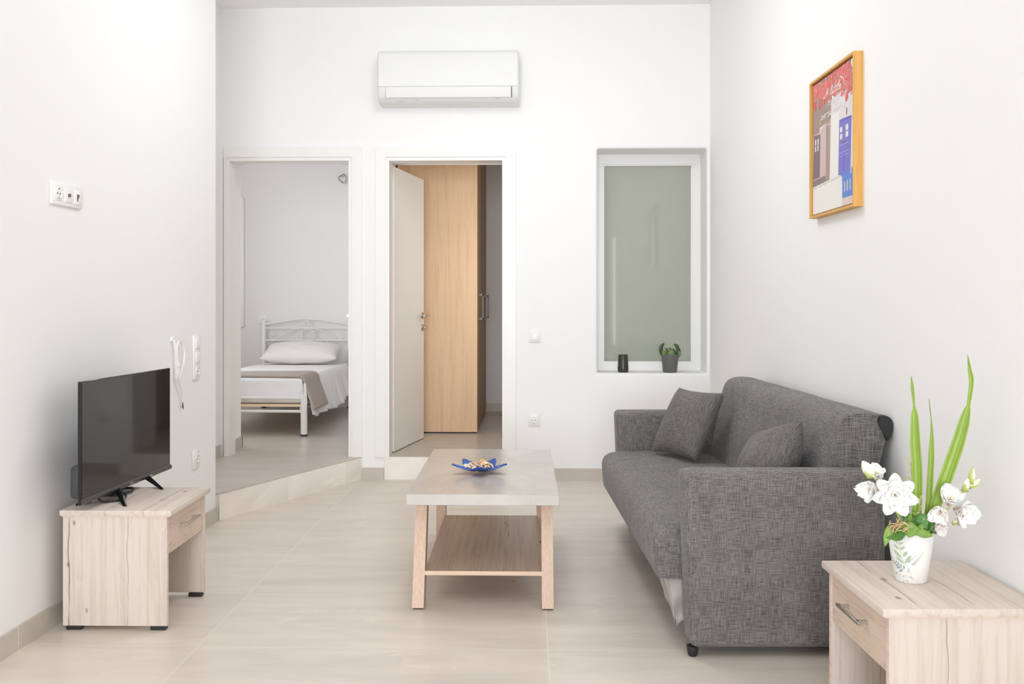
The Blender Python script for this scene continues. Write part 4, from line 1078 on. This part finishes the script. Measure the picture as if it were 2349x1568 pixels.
# dried seed heads
sh = thing('dried_seed_head', 'dried brown seed head hanging over the left of the vase rim', 'dried flower', tuple(FO), 0)
stem(sh, [(1.005, VY - .025, .47), (.995, VY - .05, .575), (.975, VY - .066, .600), (.958, VY - .07, .590)], .0012, 'dry')
m = MB(); rr = random.Random(8)
for i in range(26):
    c = Vector((.962 + rr.uniform(-.022, .022), VY - .072 + rr.uniform(-.012, .012), .590 + rr.uniform(-.012, .014))) - FO
    d = Vector((rr.uniform(-1, 1), rr.uniform(-1, 1), rr.uniform(-1, 1))).normalized() * .011
    m.tube([c - d, c + Vector((0, 0, .002)), c + d], [.0006, .0022, .0005], 5)
m.obj('husk_cluster', 'dry', sh)
for lab, b0_, tip, nb, sp_ in (('feathery pale seed stalk standing behind the big white bloom', (1.012, VY, .47), (1.030, VY + .01, .745), 16, .022),
                               ('short pale seed stalk in front of the sword leaves', (1.030, VY - .02, .47), (1.036, VY - .03, .665), 7, .009)):
    t = thing('seed_stalk', lab, 'dried flower', tuple(FO), 0)
    b_ = Vector(b0_); tp = Vector(tip); stem(t, [b_, b_.lerp(tp, .5) + Vector((-.004, 0, 0)), tp], .0008, 'stalk')
    m = MB(); rr = random.Random(len(lab))
    for i in range(nb):
        p = b_.lerp(tp, .70 + .30 * i / nb) - FO
        q = p + Vector((rr.choice((-1, 1)) * rr.uniform(.4, 1) * sp_, rr.uniform(-.5, .5) * sp_, rr.uniform(.2, .9) * sp_))
        m.tube([p, q], .0004, 5)
        for k in range(4):
            c = p.lerp(q, .4 + .2 * k); m.tube([c, c + Vector((rr.uniform(-.003, .003), 0, .004))], [.0012, .0006], 5)
    m.obj('seed_spray', 'stalk', t)

# ------------------------------------------------------------------ pots on the niche sill
o = MB(); o.lathe([(.003, 0), (.029, 0), (.0345, .004), (.0365, .014), (.0365, .030), (.0335, .075), (.0312, .117), (.0302, .119), (.029, .117), (.031, .075), (.033, .02), (.003, .015)], 40)
o = o.obj('ceramic_tumbler', 'potblack'); o.location = (.637, YB + .085, W[2]); tag(o, 'black rounded ceramic tumbler on the window sill', 'vase')
pt = thing('potted_succulent', 'green succulent in a tapered grey pot on the window sill', 'potted plant', (.952, YB + .085, W[2]))
m = MB(); m.lathe([(.003, 0), (.044, 0), (.046, .003), (.059, .118), (.059, .122), (.0545, .122), (.054, .108), (.003, .105)], 44); m.obj('pot', 'potgrey', pt)
m = MB(); m.lathe([(.002, .104), (.0535, .104), (.052, .110), (.02, .113), (.002, .113)], 24); m.obj('soil', 'soil', pt)
def succ(pts, w, mat, cup=.3):
    P = smoothpts(pts, 5); m = MB(); n = len(P)
    rows = []
    for i, p in enumerate(P):
        t_ = i / (n - 1); ww = w * math.sin(PI * (.1 + .86 * t_)) ** .6
        tg = (P[min(i + 1, n - 1)] - P[max(i - 1, 0)]).normalized(); s = tg.cross(Vector((0, -1, .15))).normalized()
        if s.length < .1: s = Vector((1, 0, 0))
        nn = s.cross(tg)
        rows.append([m.v(p + s * ww / 2 * math.cos(a_ * 2 * PI / 10) + nn * (ww * .22 * math.sin(a_ * 2 * PI / 10) + cup * ww * .3 * math.cos(a_ * 2 * PI / 10) ** 2)) for a_ in range(10)])
    for a_, b_ in zip(rows, rows[1:]):
        for i in range(10): m.face([a_[i], a_[(i + 1) % 10], b_[(i + 1) % 10], b_[i]])
    m.face(rows[0][::-1]); m.face(rows[-1]); m.obj('leaf', mat, pt, angle=70)
for pts, w_, mt in (([(-.045, -.01, .105), (-.062, -.015, .145), (-.058, -.015, .175), (-.040, -.012, .196)], .026, 'succ'), ([(-.040, .0, .105), (-.055, .0, .135), (-.056, .0, .165)], .022, 'succ'),
                    ([(.035, -.01, .105), (.052, -.012, .140), (.046, -.012, .175), (.025, -.012, .190)], .026, 'succ'), ([(.045, .005, .105), (.061, .0, .135), (.060, .0, .165)], .022, 'succ'),
                    ([(-.002, -.035, .100), (.0, -.048, .125), (.002, -.045, .158)], .048, 'succ2'), ([(-.035, -.025, .104), (-.045, -.035, .125), (-.052, -.038, .152)], .026, 'succ2'),
                    ([(.030, -.025, .104), (.025, -.03, .135), (.012, -.03, .160)], .024, 'succ'), ([(-.015, .0, .105), (-.018, .0, .140), (-.022, .0, .165)], .016, 'succ'),
                    ([(.005, .01, .105), (.006, .012, .145), (.000, .012, .166)], .018, 'succ'), ([(.050, -.02, .104), (.060, -.025, .125), (.056, -.025, .146)], .020, 'succ2'), ([(-.022, -.02, .105), (-.028, -.025, .128), (-.026, -.025, .150)], .012, 'succ2')):
    succ(pts, w_, mt)
m = MB(); m.tube([(-.030, 0, .11), (-.033, 0, .172)], .0012, 6); m.obj('twig', 'slit', pt)

# ------------------------------------------------------------------ bedroom
bed = thing('single_bed', 'white tubular metal single bed with a scrolled headboard in the bedroom', 'bed', (-2.19, 8.37, Z1))
BX0, BX1, BYF, BYH = -2.632, -1.748, 7.345, 9.37
def Bp(x, y, z): return (x + 2.19, y - 8.37, z - Z1)
def post(x, y, zt_, r):
    m = MB(); m.lathe([(.004, .016), (r, .016), (r, zt_ - Z1 - .006), (r * .8, zt_ - Z1), (.004, zt_ - Z1 + .001)], 24, Bp(x, y, Z1)); p = m.obj('post', 'bedmetal', bed)
    m = MB(); m.lathe([(.004, 0), (r * 1.05, 0), (r * 1.05, .014), (r * .95, .018), (.004, .018)], 24, Bp(x, y, Z1)); m.obj('floor_cap', 'black', p)
post(BX1, BYF, .472, .026); post(BX0, BYF, .472, .026)
post(BX1 - .028, BYH, 1.02, .0225); post(BX0, BYH, 1.02, .0225)
def rail(name, pts, r, closed=False):
    m = MB(); m.tube([Bp(*p) for p in pts], r, 10, closed); m.obj(name, 'bedmetal', bed)
rail('foot_rail', [(BX0, BYF, .446), (BX1, BYF, .446)], .013); rail('foot_rail', [(BX0, BYF, .343), (BX1, BYF, .343)], .012)
for x in (BX0 + .01, BX1 - .02): rail('side_rail', [(x, BYF, .365), (x, BYH, .365)], .014)
hx0, hx1, hc = BX0, BX1 - .028, (BX0 + BX1 - .028) / 2
rail('head_rail', [(p.x, BYH, p.z) for p in smoothpts([(hx0, 0, .978), (hx0 + .2, 0, 1.010), (hc, 0, 1.032), (hx1 - .2, 0, 1.010), (hx1, 0, .978)], 8)], .010)
rail('head_rail', [(hx0, BYH, .940), (hx1, BYH, .940)], .009); rail('head_rail', [(hx0, BYH, .820), (hx1, BYH, .820)], .010)
rail('scroll', [(hc + .030 * math.cos(i * PI / 12), BYH, .982 + .033 * math.sin(i * PI / 12)) for i in range(24)], .006, True)
k_ = 1 / 1085
half = [(-393, -50), (-405, -70), (-425, -68), (-434, -48), (-422, -22), (-395, -12), (-360, -24), (-250, -75), (-170, -112), (-130, -118), (-95, -108), (-60, -78), (-46, -45), (-58, -20), (-78, -16), (-97, -42), (-85, -78), (-45, -110), (0, -120)]
for s in (-1, 1):
    rail('scroll', [(p.x, BYH, p.z) for p in smoothpts([(hc - s * a_ * k_ * .92, 0, .820 - b_ * k_) for a_, b_ in half], 5)], .0055)
for dx in (-.205, 0, .205): rail('spindle', [(hc + dx, BYH, .82), (hc + dx, BYH, .40)], .006)
m = MB()
for i in range(12):
    y = BYF + .004 + i * .17; a_, b_, c_ = Bp(BX0 + .02, y, .378), Bp(BX1 - .02, y + .07, .396), 0
    m.box(a_[0], b_[0], a_[1], b_[1], a_[2], b_[2], .002, 1)
m.obj('slat_base', 'slat', bed)
MX0, MX1, MY0, MY1, MZ0, MZ1 = -2.620, -1.775, 7.385, 9.33, .398, .592
m = MB(); m.box(MX0, MX1, MY0, MY1, MZ0, MZ1, .03, 3); o = m.obj('mattress', 'sheet'); setloc(o, (-2.19, 8.36, MZ0)); tag(o, 'white single mattress on the metal bed under the sheet', 'mattress')
# sheet: fitted cap plus loose right-hand skirt
m = MB()
def cap(u_, v_):
    # v across from the front fold over the top to the head; u left to right
    x = MX0 - .008 + (MX1 - MX0 + .016) * u_
    k = v_ * 2.12
    if k < .17: y, z = MY0 - .010, .408 + k
    elif k < .22: t_ = (k - .17) / .05 * PI / 2; y, z = MY0 - .010 + .028 * (1 - math.cos(t_)), .578 + .022 * math.sin(t_)
    else: y, z = MY0 + .018 + (k - .22) / 1.9 * (MY1 - MY0 - .03), .600
    e = max(0, 1 - min(u_, 1 - u_) / .03); z -= .012 * e * e if z > .57 else 0
    y += .006 * noise.noise(Vector((x * 9, z * 14, 2))) if k < .2 else 0
    return (x, y, z + .003 * noise.noise(Vector((x * 5, y * 5, 4))))
m.grid(cap, 60, 90)
def skirt(u_, v_):
    y = MY0 + .02 + u_ * 1.80
    hem = .27 + .05 * math.exp(-(u_ / .05) ** 2) + .05 * u_ + .018 * math.sin(u_ * 9)
    z = .590 + (hem - .590) * v_
    wv = math.sin(u_ * 62 + 1.5 * math.sin(u_ * 11)) * .5 + math.sin(u_ * 31 + 1) * .5
    x = MX1 + .004 + .016 * math.sin(min(1, v_ * 6) * PI / 2) + v_ * (.075 + .022 * wv)
    return (x, y - .10 * v_ * max(0, 1 - u_ / .2), z)
m.grid(skirt, 130, 16)
def tail(u_, v_):
    return (MX1 - .01 + .05 * u_ + .02 * v_, MY0 - .012 + .025 * math.sin(u_ * 5) - .03 * v_ * u_, .56 - (.14 + .13 * math.sin(PI * u_)) * v_)
m.grid(tail, 12, 12)
o = m.obj('bed_sheet', 'sheet', angle=70, recalc=False); setloc(o, (-2.19, 8.36, .40)); md = o.modifiers.new('thickness', 'SOLIDIFY'); md.thickness = .003
tag(o, 'white bed sheet hanging loosely over the right side of the bed', 'bed sheet')
m = MB()
def blk(u_, v_):
    y = 7.385 + .50 * v_
    L1 = MX1 - .03 - (MX0 - .02); s = u_ * (L1 + .30)
    if s < L1: x, z = MX0 - .02 + s, .604
    else:
        q = s - L1; R = .05
        if q < R * PI / 2: x, z = MX1 - .03 + R * math.sin(q / R),   .604 - R * (1 - math.cos(q / R))
        else: x, z = MX1 - .03 + R + (q - R * PI / 2) * .42,   .554 - (q - R * PI / 2) * .9
        y -= max(0, q - .03) * .35
    return (x, y + .010 * math.sin(x * 5), z + .004 * noise.noise(Vector((x * 4, y * 6, 1))))
m.grid(blk, 70, 22)
o = m.obj('blanket', 'blanket', angle=70, recalc=False); setloc(o, (-2.19, 7.63, .60)); md = o.modifiers.new('thickness', 'SOLIDIFY'); md.thickness = .016; md.offset = 1
tag(o, 'folded taupe blanket laid across the foot of the bed', 'blanket')
cushion('plump white pillow at the head of the bed', (-2.185, 9.10, .714), (.735, .0, .0), (0, .34, .11), .185, 9, 'pillowc', 'pillow', 'pillow', .04, .006)
# shuttered window, ornament on the far bedroom wall
w2 = sempty('window_2')
m = MB(); x0, x1, z0, z1 = -3.24, -2.842, .955, 2.235
rect_ring(m, (x0, x1, z0, z1), (x0 + .055, x1 - .055, z0 + .055, z1 - .055), YF - .03, YF + .01); m.obj('window_frame', 'pvc', w2, smooth=False)
bx('shutter', 'pvc', w2, x0 + .058, x1 - .058, YF - .02, YF, z0 + .058, z1 - .058)
for z in (1.02, 1.98):
    m = MB(); m.tube([(x1 - .05, YF - .036, z), (x1 - .05, YF - .036, z + .07)], .008, 8); m.obj('hinge', 'steel', w2)
hg = thing('wire_ornament', 'small dark wire heart hanging high on the bedroom wall by the door frame', 'ornament', (-1.845, YF, 2.43))
def hp(pts): return [(p[0] / 235, -.02, -p[1] / 235) for p in pts]
s3 = 50 / 1568
def h2(l): return [((x - 750) * s3 / 232, -.014, -(y - 650) * s3 / 232) for x, y in l]
m = MB(); m.tube(smoothpts(h2([(780, 600), (700, 520), (600, 480), (500, 480), (440, 560), (420, 660), (440, 750), (560, 850), (680, 930), (760, 1000)]), 5), .0035, 6)
m.tube(smoothpts(h2([(610, 480), (680, 390), (740, 350), (830, 390), (910, 480), (980, 590)]), 5), .0035, 6)
m.obj('wire_heart', 'darksteel', hg)
m = MB(); m.tube(smoothpts(h2([(1050, 660), (960, 740), (900, 860), (900, 1000), (920, 1060)]), 5), .005, 6); m.tube(h2([(1050, 660), (1180, 640)]), .005, 6); m.obj('hook', 'steel', hg)

# ------------------------------------------------------------------ wardrobe in the dressing room
wr = thing('wardrobe', 'tall honey-oak wardrobe seen side-on through the middle doorway', 'wardrobe', (-.725, 8.32, Z1))
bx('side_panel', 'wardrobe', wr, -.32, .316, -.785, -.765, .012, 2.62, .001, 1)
bx('carcass', 'wardrobe_shaded', wr, -.32, .296, -.765, .785, .012, 2.62)
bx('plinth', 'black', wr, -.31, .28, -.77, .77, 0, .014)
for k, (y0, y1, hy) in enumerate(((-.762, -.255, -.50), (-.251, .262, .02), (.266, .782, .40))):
    d = bx('door', 'wardrobe_shaded', wr, .298, .316, y0, y1, .03, 2.60, .001, 1)
    if k == 1: continue
    m = MB(); hy = -.56 if k == 0 else .42
    m.box(.345, .355, hy - .006, hy + .006, .90, 1.11, .001, 1); m.box(.315, .355, hy - .006, hy + .006, .90, .915); m.box(.315, .355, hy - .006, hy + .006, 1.095, 1.11)
    m.obj('handle', 'handle_dark', d)

# ------------------------------------------------------------------ daylight, added fill lights, world, camera
def area(name, loc, rot, sx, sy, power, col=(1, 1, 1)):
    l = bpy.data.lights.new(name, 'AREA'); l.shape = 'RECTANGLE'; l.size = sx; l.size_y = sy; l.energy = power; l.color = col
    o = bpy.data.objects.new(name, l); C.objects.link(o); o.location = loc; o.rotation_euler = rot; return o
o = area('daylight_rear_window', (-.35, -3.78, 1.4), (PI / 2, 0, 0), 2.15, 1.9, 50, (.88, .935, 1)); o.data.spread = math.radians(80)
o = area('daylight_balcony_door', (RX(-1.9) + .05, -1.92, 1.15), (PI / 2, 0, PI / 2), 1.1, 2.2, 27, (.92, .96, 1))
for ly, lp in ((4.3, 15), (1.0, 11)):  # unseen lamps added to lift the walls and the back of the room
    l = bpy.data.lights.new('room_fill', 'POINT'); l.energy = lp; l.shadow_soft_size = .18; l.color = (.965, .98, 1)
    o = bpy.data.objects.new('room_fill', l); C.objects.link(o); o.location = (-.30, ly, 2.86)
o = area('overhead_fill', (-.28, 4.3, H - .02), (0, 0, 0),   .9, .9, 10, (.965, .98, 1)); o.data.shape = 'DISK'  # unseen downlight added to brighten the floor
o = area('daylight_bedroom_window', (-3.27, 7.65, 1.68), (PI / 2, 0, -PI / 2), 1.25, 1.2, 17, (.98, .99, 1))
o = area('dressing_fill', (.285, 7.0, 1.6), (PI / 2, 0, PI / 2), .40, 1.2, 4.8, (1, .95, .88))  # no opening here; unseen light added to brighten door leaf and wardrobe side
w = bpy.data.worlds.new('sky'); SC.world = w; w.use_nodes = True
w.node_tree.nodes['Background'].inputs[0].default_value = (.95, .98, 1, 1); w.node_tree.nodes['Background'].inputs[1].default_value = .6

cam = bpy.data.cameras.new('camera'); co = bpy.data.objects.new('camera', cam); C.objects.link(co); SC.camera = co
F = 2180.0
cam.sensor_width = 36; cam.sensor_fit = 'HORIZONTAL'; cam.lens = F / 2349 * 36
cam.shift_x = 24.5 / 2349; cam.shift_y = -84 / 2349; cam.clip_start = .05
co.location = (0, 0, 1.167); co.rotation_euler = (PI / 2, 0, math.atan(63 / F))
vs = SC.view_settings; SC.display_settings.display_device = 'sRGB'
vs.view_transform = 'Standard'; vs.look = 'None'; vs.exposure = .13; vs.gamma = 1; vs.use_curve_mapping = False
SC.cycles.max_bounces = 14; SC.cycles.diffuse_bounces = 9; SC.cycles.glossy_bounces = 4
SC.cycles.sample_clamp_indirect = 6
